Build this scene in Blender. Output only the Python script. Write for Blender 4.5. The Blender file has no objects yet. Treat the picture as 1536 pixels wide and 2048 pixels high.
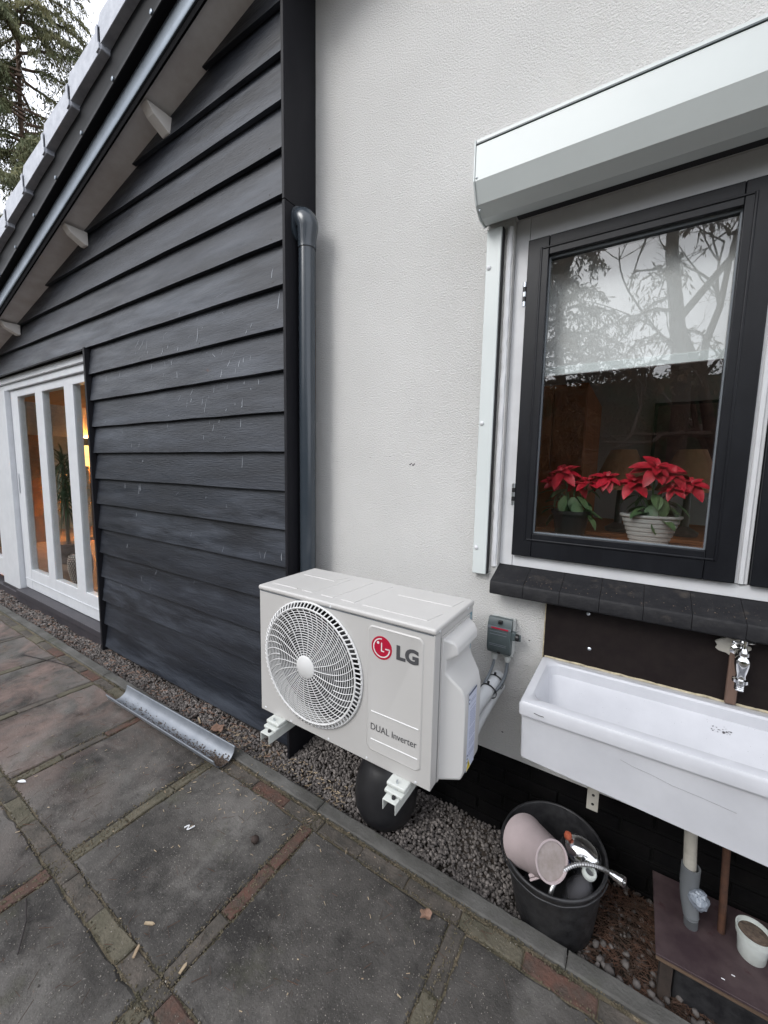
import bpy, bmesh, math, random
import numpy as np
from mathutils import Vector, Matrix
from mathutils.geometry import tessellate_polygon
random.seed(7); RN = np.random.RandomState(11)
SC = bpy.context.scene; COL = SC.collection
pi = math.pi

# ------------------------------------------------------------ camera
yaw, pit, rol, FPX = math.radians(32.3655), math.radians(6.4516), math.radians(-1.0811), 792.816
fw = Vector((-math.sin(yaw)*math.cos(pit), math.cos(yaw)*math.cos(pit), -math.sin(pit)))
rt = fw.cross(Vector((0, 0, 1))).normalized(); dn = fw.cross(rt)
r2 = math.cos(rol)*rt + math.sin(rol)*dn; d2 = -math.sin(rol)*rt + math.cos(rol)*dn
cam = bpy.data.cameras.new('camera'); co = bpy.data.objects.new('camera', cam); COL.objects.link(co)
m3 = Matrix((r2, -d2, -fw)).transposed(); co.matrix_world = Matrix.Translation((0, 0, 1.5)) @ m3.to_4x4()
cam.sensor_fit = 'VERTICAL'; cam.sensor_height = 36; cam.sensor_width = 27
cam.lens = FPX*36/2048; cam.clip_start = .02; cam.clip_end = 500
SC.camera = co
# ------------------------------------------------------------ world + sun (overcast)
W = bpy.data.worlds.new('World'); SC.world = W; W.use_nodes = True
nt = W.node_tree; bg = nt.nodes['Background']
sky = nt.nodes.new('ShaderNodeTexSky'); sky.sky_type = 'NISHITA'; sky.sun_disc = False
sky.sun_elevation = math.radians(38); sky.sun_rotation = math.radians(200); sky.dust_density = 4; sky.air_density = 1.5
hs = nt.nodes.new('ShaderNodeHueSaturation'); hs.inputs['Saturation'].default_value = .18
mx = nt.nodes.new('ShaderNodeMix'); mx.data_type = 'RGBA'; mx.inputs['Factor'].default_value = .72
mx.inputs['B'].default_value = (9.5, 9.85, 10.75, 1)          # the even cloud layer over the sky
nt.links.new(sky.outputs[0], hs.inputs['Color']); nt.links.new(hs.outputs[0], mx.inputs['A'])
nt.links.new(mx.outputs['Result'], bg.inputs[0]); bg.inputs[1].default_value = .10
sun = bpy.data.lights.new('sun', 'SUN'); sun.energy = .8; sun.angle = math.radians(25); sun.color = (1, .985, .96)
so = bpy.data.objects.new('sun', sun); COL.objects.link(so)
so.rotation_euler = (math.radians(52), 0, math.radians(-20))
vs = SC.view_settings; vs.view_transform = 'Standard'; vs.look = 'None'; vs.gamma = 1; vs.exposure = 1.08

# ------------------------------------------------------------ materials
def mat(name, col, rough=.6, metal=0, col2=None, ns=8., nd=6, bump=0, bs=60., bd=.002, spec=.5, stretch=None, lo=.35, hi=.65,
        col3=None, ns3=3., t3=(.55, .7), coat=0, emis=None, es=0, rvar=0, trans=0, attr=None, bump2=None, disto=0):
    m = bpy.data.materials.new(name); m.use_nodes = True; n = m.node_tree; b = n.nodes['Principled BSDF']
    def c4(c): return (c[0], c[1], c[2], 1) if hasattr(c, '__len__') else (c, c, c, 1)
    b.inputs['Base Color'].default_value = c4(col); b.inputs['Roughness'].default_value = rough
    b.inputs['Metallic'].default_value = metal; b.inputs['Specular IOR Level'].default_value = spec
    b.inputs['Coat Weight'].default_value = coat; b.inputs['Transmission Weight'].default_value = trans
    if emis: b.inputs['Emission Color'].default_value = c4(emis); b.inputs['Emission Strength'].default_value = es
    tc = n.nodes.new('ShaderNodeTexCoord'); mp = n.nodes.new('ShaderNodeMapping')
    n.links.new(tc.outputs['Object'], mp.inputs[0])
    if stretch: mp.inputs['Scale'].default_value = stretch
    def noise(sc, det, r=.6):
        t = n.nodes.new('ShaderNodeTexNoise'); t.inputs['Scale'].default_value = sc; t.inputs['Detail'].default_value = det
        t.inputs['Roughness'].default_value = r; t.inputs['Distortion'].default_value = disto
        n.links.new(mp.outputs[0], t.inputs['Vector']); return t
    def mr(src, a, z, o0=0, o1=1):
        k = n.nodes.new('ShaderNodeMapRange'); k.inputs[1].default_value = a; k.inputs[2].default_value = z
        k.inputs[3].default_value = o0; k.inputs[4].default_value = o1; n.links.new(src, k.inputs[0]); return k.outputs[0]
    def mix(f, a, b_):
        k = n.nodes.new('ShaderNodeMix'); k.data_type = 'RGBA'; n.links.new(f, k.inputs['Factor'])
        for s, v in (('A', a), ('B', b_)):
            if hasattr(v, 'links') or hasattr(v, 'is_output'): n.links.new(v, k.inputs[s])
            else: k.inputs[s].default_value = c4(v)
        return k.outputs['Result']
    cur = None
    if col2 is not None:
        if attr:
            a = n.nodes.new('ShaderNodeAttribute'); a.attribute_name = attr; f = a.outputs['Fac']
        else: f = mr(noise(ns, nd).outputs['Fac'], lo, hi)
        cur = mix(f, col, col2)
    if col3 is not None:
        f = mr(noise(ns3, 8, .65).outputs['Fac'], t3[0], t3[1]); cur = mix(f, cur if cur is not None else col, col3)
    if cur is not None: n.links.new(cur, b.inputs['Base Color'])
    if rvar: n.links.new(mr(noise(ns*1.7, 5).outputs['Fac'], .3, .7, rough-rvar, rough+rvar), b.inputs['Roughness'])
    if bump:
        h = noise(bs, 5, .55).outputs['Fac']
        if bump2:
            t = noise(bump2[0], 3).outputs['Fac']; ad = n.nodes.new('ShaderNodeMath'); ad.operation = 'MULTIPLY_ADD'
            n.links.new(t, ad.inputs[0]); ad.inputs[1].default_value = bump2[1]; n.links.new(h, ad.inputs[2]); h = ad.outputs[0]
        bp = n.nodes.new('ShaderNodeBump'); bp.inputs['Strength'].default_value = bump; bp.inputs['Distance'].default_value = bd
        n.links.new(h, bp.inputs['Height']); n.links.new(bp.outputs[0], b.inputs['Normal'])
    m['b'] = 0
    return m
M = {}
M['stucco'] = mat('stucco', (.66, .655, .64), .9, col2=(.71, .705, .69), ns=2.2, bump=1, bs=160, bd=.0095, bump2=(330, .5), spec=.2, lo=.3, hi=.7,
                  col3=(.66, .64, .60), ns3=1.3, t3=(.58, .85))
M['plinth'] = mat('plinth_black', (.004, .004, .0045), .85, bump=.8, bs=40, bd=.004, col2=(.007, .0065, .0065), ns=12, spec=.1, col3=(.04, .04, .04), ns3=20, t3=(.70, .74))
M['mortar'] = mat('plinth_joint', (.007, .007, .007), .9, spec=.1)
M['clad'] = mat('cladding_black', (.008, .0098, .0145), .46, col2=(.026, .031, .042), ns=6, stretch=(.25, 1, 1.7), bump=.6, bs=80, bd=.003, rvar=.12,
                col3=(.068, .078, .097), ns3=3.0, t3=(.52, .80), spec=.45)
M['nail'] = mat('nail_head', (.03, .028, .03), .5, col2=(.09, .07, .06), ns=60)
M['scratch'] = mat('pale_scratch', (.26, .28, .31), .7)
M['cladtrim'] = mat('corner_board_black', (.007, .007, .010), .62, col2=(.011, .011, .014), ns=9, bump=.25, bs=90, bd=.002, stretch=(1, 1, .3), spec=.25)
M['whiteframe'] = mat('white_paint', (.66, .67, .69), .4, col2=(.61, .62, .64), ns=14, bump=.12, bs=60, bd=.002)
M['doorwhite'] = mat('door_white', (.64, .66, .69), .35, col2=(.59, .61, .64), ns=9)
M['alu'] = mat('shutter_white', (.60, .64, .635), .38, col2=(.565, .605, .60), ns=3, spec=.45)
M['sash'] = mat('sash_black', (.005, .0055, .008), .42, col2=(.008, .009, .012), ns=20, spec=.3, bump=.25, bs=55, bd=.0015, stretch=(1, 1, .4))
M['sill'] = mat('sill_black', (.009, .009, .011), .62, spec=.3, col2=(.024, .023, .024), ns=25, bump=.6, bs=60, bd=.003, lo=.5, hi=.8, col3=(.06, .05, .042), ns3=14, t3=(.6, .8))
M['panel'] = mat('panel_brown', (.010, .0065, .0065), .8, spec=.2, col2=(.014, .010, .009), ns=30, bump=.15, bs=200, bd=.001)
M['panel_edge'] = mat('panel_edge_cream', (.55, .48, .33), .8, col2=(.3, .26, .18), ns=40)
M['acbody'] = mat('unit_shell', (.51, .50, .487), .42, col2=(.485, .475, .46), ns=3, rvar=.08, col3=(.46, .445, .42), ns3=7, t3=(.60, .85), bump=.1, bs=500, bd=.0006)
M['acwhite'] = mat('unit_grille', (.68, .68, .675), .4)
M['accover'] = mat('unit_cover', (.59, .585, .575), .45, bump=.15, bs=400, bd=.0008)
M['dark'] = mat('dark_inside', (.012, .012, .014), .7)
M['void'] = mat('dull_black', (.006, .006, .007), .9, spec=.05)
M['fan'] = mat('fan_blade', (.05, .05, .055), .5)
M['logo_red'] = mat('logo_red', (.42, .006, .035), .4)
M['logo_grey'] = mat('logo_grey', (.07, .07, .075), .45)
M['label'] = mat('label_white', (.62, .66, .80), .35)
M['label_ink'] = mat('label_ink', (.25, .27, .40), .5)
M['label_dark'] = mat('label_dark', (.03, .04, .08), .5)
M['label_blue'] = mat('label_blue', (.10, .22, .28), .5, col2=(.35, .45, .48), ns=120)
M['yellow'] = mat('label_yellow', (.75, .60, .03), .4)
M['bracket'] = mat('bracket_white', (.58, .60, .57), .4, col2=(.50, .52, .49), ns=30)
M['zinc'] = mat('zinc', (.62, .65, .68), .28, metal=1)
M['gutter'] = mat('gutter_grey', (.27, .29, .32), .42, col2=(.21, .23, .26), ns=9, metal=.35, bump=.1, bs=50, bd=.001, col3=(.12, .12, .12), ns3=6, t3=(.62, .75))
M['chrome'] = mat('chrome', (.80, .80, .80), .12, metal=1)
M['hosemetal'] = mat('hose_metal', (.52, .52, .52), .34, metal=1)
M['pvcgrey'] = mat('downpipe_grey', (.033, .043, .055), .22, spec=.6, col2=(.04, .05, .062), ns=5)
M['isogrey'] = mat('isolator_grey', (.068, .088, .093), .42, col2=(.078, .097, .10), ns=50)
M['isolight'] = mat('isolator_base', (.52, .54, .53), .45)
M['cable'] = mat('cable_grey', (.16, .18, .20), .45)
M['tapewhite'] = mat('pipe_wrap', (.68, .70, .72), .5, bump=.4, bs=30, bd=.004)
M['black'] = mat('black_plastic', (.01, .01, .011), .4)
M['bucket'] = mat('bucket_black', (.014, .014, .016), .45, col2=(.032, .032, .034), ns=30, bump=.3, bs=90, bd=.002, rvar=.1)
M['urn'] = mat('urn_black', (.012, .012, .014), .42, col2=(.02, .02, .022), ns=20, bump=.2, bs=60, bd=.002)
M['pink'] = mat('pink_plastic', (.47, .39, .395), .5, col2=(.40, .335, .335), ns=10, bump=.1, bs=80, col3=(.28, .24, .2), ns3=22, t3=(.66, .74))
M['pinkbase'] = mat('dirty_base', (.36, .31, .30), .7, col2=(.26, .22, .20), ns=30)
M['clearish'] = mat('smoky_glass', (.10, .10, .11), .08, spec=1.0, coat=1)
M['ceramic'] = mat('ceramic_white', (.58, .588, .62), .25, col2=(.51, .518, .55), ns=5, coat=.25, bump=.06, bs=30)
M['basin_in'] = M['ceramic']
M['stain'] = mat('dark_stain', (.07, .065, .07), .6)
M['rust'] = mat('rusty_pipe', (.11, .05, .028), .7, col2=(.055, .028, .02), ns=25, bump=.4, bs=60, bd=.002)
M['wood_brown'] = mat('pipe_casing', (.16, .10, .075), .5, col2=(.07, .045, .035), ns=12, stretch=(1, 1, .2))
M['drain'] = mat('drain_white', (.46, .44, .39), .5, col2=(.32, .30, .26), ns=25, lo=.5, hi=.8)
M['elbow'] = mat('elbow_grey', (.13, .14, .15), .5, bump=.1)
M['foil'] = mat('plastic_wrap', (.30, .34, .40), .25, bump=1, bs=60, bd=.01, spec=.9)
M['ply'] = mat('plywood_film', (.036, .021, .025), .6, col2=(.075, .052, .053), ns=11, bump=.4, bs=50, bd=.002, col3=(.035, .008, .010), ns3=9, t3=(.60, .68))
M['darkwood'] = mat('old_wood', (.045, .032, .025), .9, col2=(.025, .018, .015), ns=20, bump=.5, bs=60)
M['plyedge'] = mat('plywood_edge', (.13, .085, .055), .8, col2=(.06, .038, .025), ns=30, stretch=(.2, 1, 4))
M['potwhite'] = mat('small_pot', (.62, .66, .64), .45, col2=(.50, .53, .50), ns=25)
M['soil'] = mat('soil', (.07, .05, .04), .95, col2=(.16, .12, .09), ns=90, bump=1, bs=120, bd=.006)
M['roofwhite'] = mat('soffit_paint', (.80, .78, .77), .75, col2=(.66, .62, .60), ns=6)
M['purlin'] = mat('purlin_paint', (.80, .77, .74), .7)
M['fascia'] = mat('fascia_metal', (.19, .22, .255), .33, metal=.7, col2=(.15, .175, .205), ns=7)
M['verge'] = mat('verge_metal', (.007, .0075, .009), .5, spec=.14)
M['tile'] = mat('roof_tile', (.30, .32, .37), .35, col2=(.42, .44, .49), ns=18, bump=.4, bs=80, bd=.003, col3=(.42, .43, .45), ns3=40, t3=(.64, .7))
M['slate'] = mat('threshold_stone', (.035, .033, .04), .45, col2=(.055, .05, .057), ns=10, bump=.3, bs=40)
M['slab'] = None
M['stone'] = None
M['kerb'] = mat('kerb_concrete', (.12, .117, .11), .88, col2=(.055, .053, .048), ns=5, bump=.8, bs=110, bd=.004, col3=(.055, .062, .035), ns3=4, t3=(.55, .75))
M['brick_red'] = mat('brick_red', (.105, .050, .036), .85, col2=(.060, .045, .036), ns=18, bump=.9, bs=100, bd=.005, col3=(.25, .2, .17), ns3=150, t3=(.66, .72))
M['brick_grey'] = mat('brick_grey', (.100, .085, .072), .88, col2=(.045, .041, .035), ns=14, bump=.9, bs=100, bd=.005, col3=(.24, .21, .18), ns3=150, t3=(.66, .72))
M['brick_moss'] = mat('brick_moss', (.115, .102, .074), .9, col2=(.072, .066, .045), ns=11, bump=1, bs=90, bd=.006, col3=(.24, .22, .17), ns3=120, t3=(.66, .72))
M['joint'] = mat('joint_soil', (.15, .122, .082), .95, col2=(.075, .068, .042), ns=16, bump=1, bs=80, bd=.01, col3=(.26, .21, .14), ns3=60, t3=(.6, .68))
M['dirt'] = mat('dirt', (.06, .045, .035), .95, col2=(.03, .025, .02), ns=3, bump=1, bs=40, bd=.01)
M['lawn'] = mat('garden_ground', (.05, .055, .03), .95, col2=(.08, .06, .04), ns=.8, bump=.5, bs=10)
M['chip'] = mat('wood_chip', (.42, .34, .23), .8, col2=(.28, .20, .13), ns=40)
M['leafbrown'] = mat('dead_leaf', (.30, .18, .13), .7, col2=(.15, .09, .06), ns=60)
M['needle'] = mat('pine_litter', (.11, .055, .035), .9, col2=(.05, .03, .02), ns=20)
M['twig'] = mat('twig_dark', (.025, .02, .02), .8)
M['paper'] = mat('white_scrap', (.75, .76, .78), .6)
M['cone'] = mat('pine_cone', (.045, .03, .025), .8, bump=1, bs=200, bd=.004)
M['bark'] = mat('bark', (.12, .075, .05), .9, col2=(.05, .035, .025), ns=10, stretch=(1, 1, .2), bump=1, bs=15, bd=.03)
M['foliage'] = mat('conifer_foliage', (.035, .052, .03), .7, col2=(.085, .10, .045), ns=1.1, spec=.3)
M['foliage_light'] = mat('conifer_foliage_olive', (.07, .09, .045), .7, col2=(.19, .18, .085), ns=.9, spec=.3)
M['foliage2'] = mat('conifer_foliage_brown', (.10, .07, .035), .7, col2=(.17, .095, .05), ns=1.1, spec=.3)
M['blind'] = mat('blind_fabric', (.60, .605, .61), .85)
M['blindbar'] = mat('blind_bar', (.66, .70, .71), .5)
M['roomwall'] = mat('room_wall', (.40, .40, .40), .9)
M['ceilwhite'] = mat('ceiling_white', (.7, .7, .69), .9)
M['orange'] = mat('kitchen_wood', (.30, .10, .03), .6, col2=(.22, .07, .02), ns=5)
M['ceil'] = mat('pine_ceiling', (.55, .24, .07), .6, col2=(.42, .17, .05), ns=6, stretch=(.2, 3, 1), emis=(.9, .38, .12), es=.0)
M['roomgreen'] = mat('room_end_wall', (.42, .47, .43), .85, col2=(.22, .27, .25), ns=2.5)
M['brickroom'] = mat('room_brick', (.20, .10, .06), .85, col2=(.12, .06, .04), ns=9)
M['shade'] = mat('lamp_shade_cloth', (.33, .17, .09), .9, col2=(.25, .13, .07), ns=6)
M['shade_lit'] = mat('lit_lamp_shade', (.8, .5, .2), .8, emis=(1, .50, .16), es=1.6)
M['bract'] = mat('bract_red', (.50, .008, .03), .5, col2=(.26, .004, .014), ns=25, col3=(.75, .30, .28), ns3=45, t3=(.68, .74))
M['green'] = mat('plant_green', (.06, .11, .05), .5, col2=(.10, .15, .06), ns=10)
M['yucca'] = mat('yucca_green', (.018, .04, .022), .45, col2=(.04, .065, .03), ns=8)
M['potrib'] = mat('ribbed_pot', (.36, .35, .34), .6)
M['vase'] = mat('vase_brown', (.05, .035, .03), .45)
M['vasedot'] = mat('vase_dot', (.55, .48, .40), .5)
M['woodfloor'] = mat('wood_floor', (.22, .14, .09), .5, col2=(.15, .09, .055), ns=4, stretch=(.3, 3, 1))
M['picture'] = mat('dark_print', (.05, .02, .022), .5, col2=(.12, .05, .05), ns=9)

def glass(name, ior, tint=(.985, .995, .99)):
    m = bpy.data.materials.new(name); m.use_nodes = True; n = m.node_tree; n.nodes.clear()
    o = n.nodes.new('ShaderNodeOutputMaterial'); mx = n.nodes.new('ShaderNodeMixShader'); f = n.nodes.new('ShaderNodeFresnel')
    t = n.nodes.new('ShaderNodeBsdfTransparent'); g = n.nodes.new('ShaderNodeBsdfGlossy')
    ge = n.nodes.new('ShaderNodeNewGeometry'); mv = n.nodes.new('ShaderNodeMapRange'); mv.inputs[3].default_value = ior; mv.inputs[4].default_value = 1/ior
    n.links.new(ge.outputs['Backfacing'], mv.inputs[0]); n.links.new(mv.outputs[0], f.inputs[0]); t.inputs[0].default_value = (*tint, 1); g.inputs['Roughness'].default_value = 0.0
    n.links.new(f.outputs[0], mx.inputs[0]); n.links.new(t.outputs[0], mx.inputs[1]); n.links.new(g.outputs[0], mx.inputs[2])
    n.links.new(mx.outputs[0], o.inputs[0]); return m
M['glass'] = glass('window_glass', 1.85)
M['glassdoor'] = glass('door_glass', 1.25)

def slab_mat():
    m = bpy.data.materials.new('slab_concrete'); m.use_nodes = True; n = m.node_tree; b = n.nodes['Principled BSDF']; L = n.links.new
    tc = n.nodes.new('ShaderNodeTexCoord')
    def noise(s, d=8, r=.6, dist=0, vec=None):
        t = n.nodes.new('ShaderNodeTexNoise'); t.inputs['Scale'].default_value = s; t.inputs['Detail'].default_value = d
        t.inputs['Roughness'].default_value = r; t.inputs['Distortion'].default_value = dist; L(vec or tc.outputs['Object'], t.inputs['Vector']); return t.outputs['Fac']
    def mr(src, a, z, o0=0, o1=1):
        k = n.nodes.new('ShaderNodeMapRange'); k.inputs[1].default_value = a; k.inputs[2].default_value = z
        k.inputs[3].default_value = o0; k.inputs[4].default_value = o1; L(src, k.inputs[0]); return k.outputs[0]
    def mix(f, a, c):
        k = n.nodes.new('ShaderNodeMix'); k.data_type = 'RGBA'; L(f, k.inputs['Factor'])
        for s, v in (('A', a), ('B', c)):
            if isinstance(v, tuple): k.inputs[s].default_value = (*v, 1)
            else: L(v, k.inputs[s])
        return k.outputs['Result']
    def mul(a, c):
        k = n.nodes.new('ShaderNodeMath'); k.operation = 'MULTIPLY'; L(a, k.inputs[0])
        if isinstance(c, float): k.inputs[1].default_value = c
        else: L(c, k.inputs[1])
        return k.outputs[0]
    c = mix(mr(noise(3.2, 12, .74), .38, .64), (.040, .037, .034), (.105, .097, .089))
    c = mix(mr(noise(1.7, 10, .7, .2), .50, .70), c, (.175, .166, .155))           # paler worn patches
    c = mix(mul(mr(noise(2.3, 12, .72, .1), .50, .62), .8), c, (.017, .0152, .0142))         # damp dark stains
    sx = n.nodes.new('ShaderNodeSeparateXYZ'); L(tc.outputs['Object'], sx.inputs[0])
    left = mr(sx.outputs[0], -1.75, -3.0)
    c = mix(mul(mul(mr(noise(2.6, 8, .62, .5), .42, .60), left), .8), c, (.23, .16, .138))       # reddish mortar dust washed over the far slabs
    c = mix(mul(mul(mr(noise(3.4, 8, .62, .8), .50, .6), mr(sx.outputs[0], -1.2, -2.0)), .6), c, (.14, .125, .115))
    c = mix(mul(mr(noise(5, 8, .7), .56, .7), .55), c, (.058, .058, .034))       # moss
    c = mix(mr(noise(170, 3, .6), .63, .70), c, (.20, .188, .175))                 # grit grains
    L(c, b.inputs['Base Color'])
    L(mr(noise(4, 5), .3, .7, .62, .9), b.inputs['Roughness']); b.inputs['Specular IOR Level'].default_value = .35
    bp = n.nodes.new('ShaderNodeBump'); bp.inputs['Strength'].default_value = .9; bp.inputs['Distance'].default_value = .005
    ad = n.nodes.new('ShaderNodeMath'); ad.operation = 'ADD'; L(noise(130, 6, .7), ad.inputs[0]); L(noise(14, 5, .6), ad.inputs[1])
    L(ad.outputs[0], bp.inputs['Height']); L(bp.outputs[0], b.inputs['Normal'])
    return m
M['slab'] = slab_mat()
M['gravel'] = mat('gravel_stone', (.075, .066, .062), .85, col2=(.24, .215, .20), attr='tone', bump=.5, bs=150, bd=.002)

# ------------------------------------------------------------ mesh helpers (world coordinates in; parts are re-based on their root)
class MB:
    def __init__(s): s.v = []; s.f = []; s.mi = []; s.tone = []; s.cur = 0
    def add(s, vs, fs, mi=None):
        o = len(s.v); s.v += [tuple(v) for v in vs]; s.f += [tuple(i+o for i in f) for f in fs]
        s.mi += [s.cur if mi is None else mi]*len(fs); return s
    def box(s, x0, x1, y0, y1, z0, z1, T=None):
        vs = [Vector((x, y, z)) for z in (z0, z1) for y in (y0, y1) for x in (x0, x1)]
        if T is not None: vs = [T @ v for v in vs]
        return s.add(vs, [(0, 2, 3, 1), (4, 5, 7, 6), (0, 1, 5, 4), (2, 6, 7, 3), (0, 4, 6, 2), (1, 3, 7, 5)])
    def prism(s, poly, p, T=None):
        # poly: list of 3D points (planar), p: extrusion vector
        n = len(poly); a = [Vector(q) for q in poly]; b = [q+Vector(p) for q in a]
        tri = tessellate_polygon([a])
        vs = a+b
        if T is not None: vs = [T @ v for v in vs]
        nrm = sum(((a[i].cross(a[(i+1) % n])) for i in range(n)), Vector())
        flip = nrm.dot(Vector(p)) > 0
        fs = []
        for t in tri:
            x = a[t[0]]; tn = (a[t[1]]-x).cross(a[t[2]]-x); t = tuple(t)
            if tn.dot(Vector(p)) > 0: t = t[::-1]
            fs.append(t); fs.append(tuple(i+n for i in t[::-1]))
        for i in range(n):
            j = (i+1) % n; q = (i, j, j+n, i+n); fs.append(q if flip else q[::-1])
        return s.add(vs, fs)
    def tube(s, pts, r, n=10, caps=True, rs=None):
        pts = [Vector(p) for p in pts]; k = len(pts); rings = []; up = Vector((0, 0, 1)); px = None; vs = []
        for i, p in enumerate(pts):
            t = (pts[min(i+1, k-1)]-pts[max(i-1, 0)]).normalized()
            if px is None: px = t.cross(up) if abs(t.z) < .95 else t.cross(Vector((1, 0, 0)))
            px = (px-t*px.dot(t)).normalized(); py = t.cross(px); R = rs[i] if rs else r
            for j in range(n):
                a = 2*pi*j/n; vs.append(p+px*math.cos(a)*R+py*math.sin(a)*R)
        fs = [(i*n+j, i*n+(j+1) % n, (i+1)*n+(j+1) % n, (i+1)*n+j) for i in range(k-1) for j in range(n)]
        if caps: fs += [tuple(range(n))[::-1], tuple((k-1)*n+j for j in range(n))]
        return s.add(vs, fs)
    def lathe(s, prof, T=None, n=32, close=False):
        # prof: list of (r, h) about local z
        T = T or Matrix(); vs = []; k = len(prof)
        for r, h in prof:
            for j in range(n):
                a = 2*pi*j/n; vs.append(T @ Vector((r*math.cos(a), r*math.sin(a), h)))
        fs = [(i*n+j, i*n+(j+1) % n, (i+1)*n+(j+1) % n, (i+1)*n+j) for i in range(k-1) for j in range(n)]
        if close: fs += [((k-1)*n+j, (k-1)*n+(j+1) % n, (j+1) % n, j) for j in range(n)]
        else:
            if prof[0][0] > 1e-5 and close is not None: fs.append(tuple(range(n))[::-1])
            if prof[-1][0] > 1e-5 and close is not None: fs.append(tuple((k-1)*n+j for j in range(n)))
        return s.add(vs, fs)
    def quad(s, a, b, c, d): return s.add([a, b, c, d], [(0, 1, 2, 3)])
    def leaf(s, base, d, up, L, w, fold=.15, curl=.2, segs=4):
        d = Vector(d).normalized(); up = Vector(up); side = d.cross(up).normalized(); up = side.cross(d); vs = []; fs = []
        for i in range(segs+1):
            t = i/segs; ww = w*math.sin(pi*min(1, t*.93+.05))**.8*(1 if i < segs else 0.02)
            c = Vector(base)+d*L*t-up*curl*L*t*t
            vs += [c-side*ww+up*fold*ww, c, c+side*ww+up*fold*ww]
        for i in range(segs):
            a = i*3; fs += [(a, a+1, a+4, a+3), (a+1, a+2, a+5, a+4)]
        return s.add(vs, fs)
    def build(s, name, mats, parent=None, smooth=40, bevel=0, bseg=2, tone=None):
        me = bpy.data.meshes.new(name)
        root = parent
        while root is not None and root.parent is not None: root = root.parent
        off = Vector(root['base']) if root is not None else Vector((0, 0, 0))
        me.from_pydata([(v[0]-off[0], v[1]-off[1], v[2]-off[2]) for v in s.v], [], s.f)
        if not isinstance(mats, (list, tuple)): mats = [mats]
        for m in mats: me.materials.append(m)
        if len(mats) > 1: me.polygons.foreach_set('material_index', s.mi)
        if smooth:
            me.polygons.foreach_set('use_smooth', [True]*len(me.polygons)); me.set_sharp_from_angle(angle=math.radians(smooth))
        if tone is not None:
            a = me.attributes.new('tone', 'FLOAT', 'FACE'); a.data.foreach_set('value', tone)
        o = bpy.data.objects.new(name, me); COL.objects.link(o)
        if parent is not None: o.parent = parent
        else: o['base'] = (0., 0., 0.)
        if bevel:
            b = o.modifiers.new('bevel', 'BEVEL'); b.width = bevel; b.segments = bseg; b.limit_method = 'ANGLE'; b.angle_limit = math.radians(35)
            if smooth: b.harden_normals = False
        return o
def thing(name, label, cat, base, group=None):
    o = bpy.data.objects.new(name, None); COL.objects.link(o); o.location = base; o['base'] = tuple(float(b) for b in base)
    o.empty_display_size = .05
    o['label'] = label; o['category'] = cat
    if group: o['group'] = group
    return o
def tag(o, label, cat, group=None):
    o['label'] = label; o['category'] = cat
    if group: o['group'] = group
    return o
def struct(o): o['kind'] = 'structure'; return o
def stuff(o, label=None, cat=None):
    o['kind'] = 'stuff'
    if label: o['label'] = label; o['category'] = cat
    return o
def arc(c, r, a0, a1, n, ax='xz', y=0):
    return [(c[0]+r*math.cos(a0+(a1-a0)*i/n), c[1]+r*math.sin(a0+(a1-a0)*i/n)) for i in range(n+1)]
def rrect(x0, x1, z0, z1, r, n=5):
    p = []
    for cx, cz, a in ((x1-r, z1-r, 0), (x0+r, z1-r, pi/2), (x0+r, z0+r, pi), (x1-r, z0+r, 1.5*pi)):
        p += arc((cx, cz), r, a, a+pi/2, n)
    return p
def text(name, body, size, T, m, parent, offset=0, ext=.0006, wide=1.0):
    cu = bpy.data.curves.new(name, 'FONT'); cu.body = body; cu.size = size; cu.offset = offset; cu.extrude = ext; cu.resolution_u = 4
    o = bpy.data.objects.new('tmp', cu); COL.objects.link(o); bpy.context.view_layer.update()
    me = bpy.data.meshes.new_from_object(o.evaluated_get(bpy.context.evaluated_depsgraph_get())); bpy.data.objects.remove(o)
    xs = [v.co.x for v in me.vertices]; ys = [v.co.y for v in me.vertices]
    x0, x1, y0, y1 = min(xs), max(xs), min(ys), max(ys)
    root = parent
    while root.parent is not None: root = root.parent
    off = Vector(root['base'])
    me.materials.clear(); me.materials.append(m)
    for v in me.vertices:
        u = (v.co.x-x0)/(x1-x0); w_ = (v.co.y-y0)/(y1-y0)
        v.co = T(u, w_, v.co.z)-off
    me.name = name; o = bpy.data.objects.new(name, me); COL.objects.link(o); o.parent = parent; return o

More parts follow.
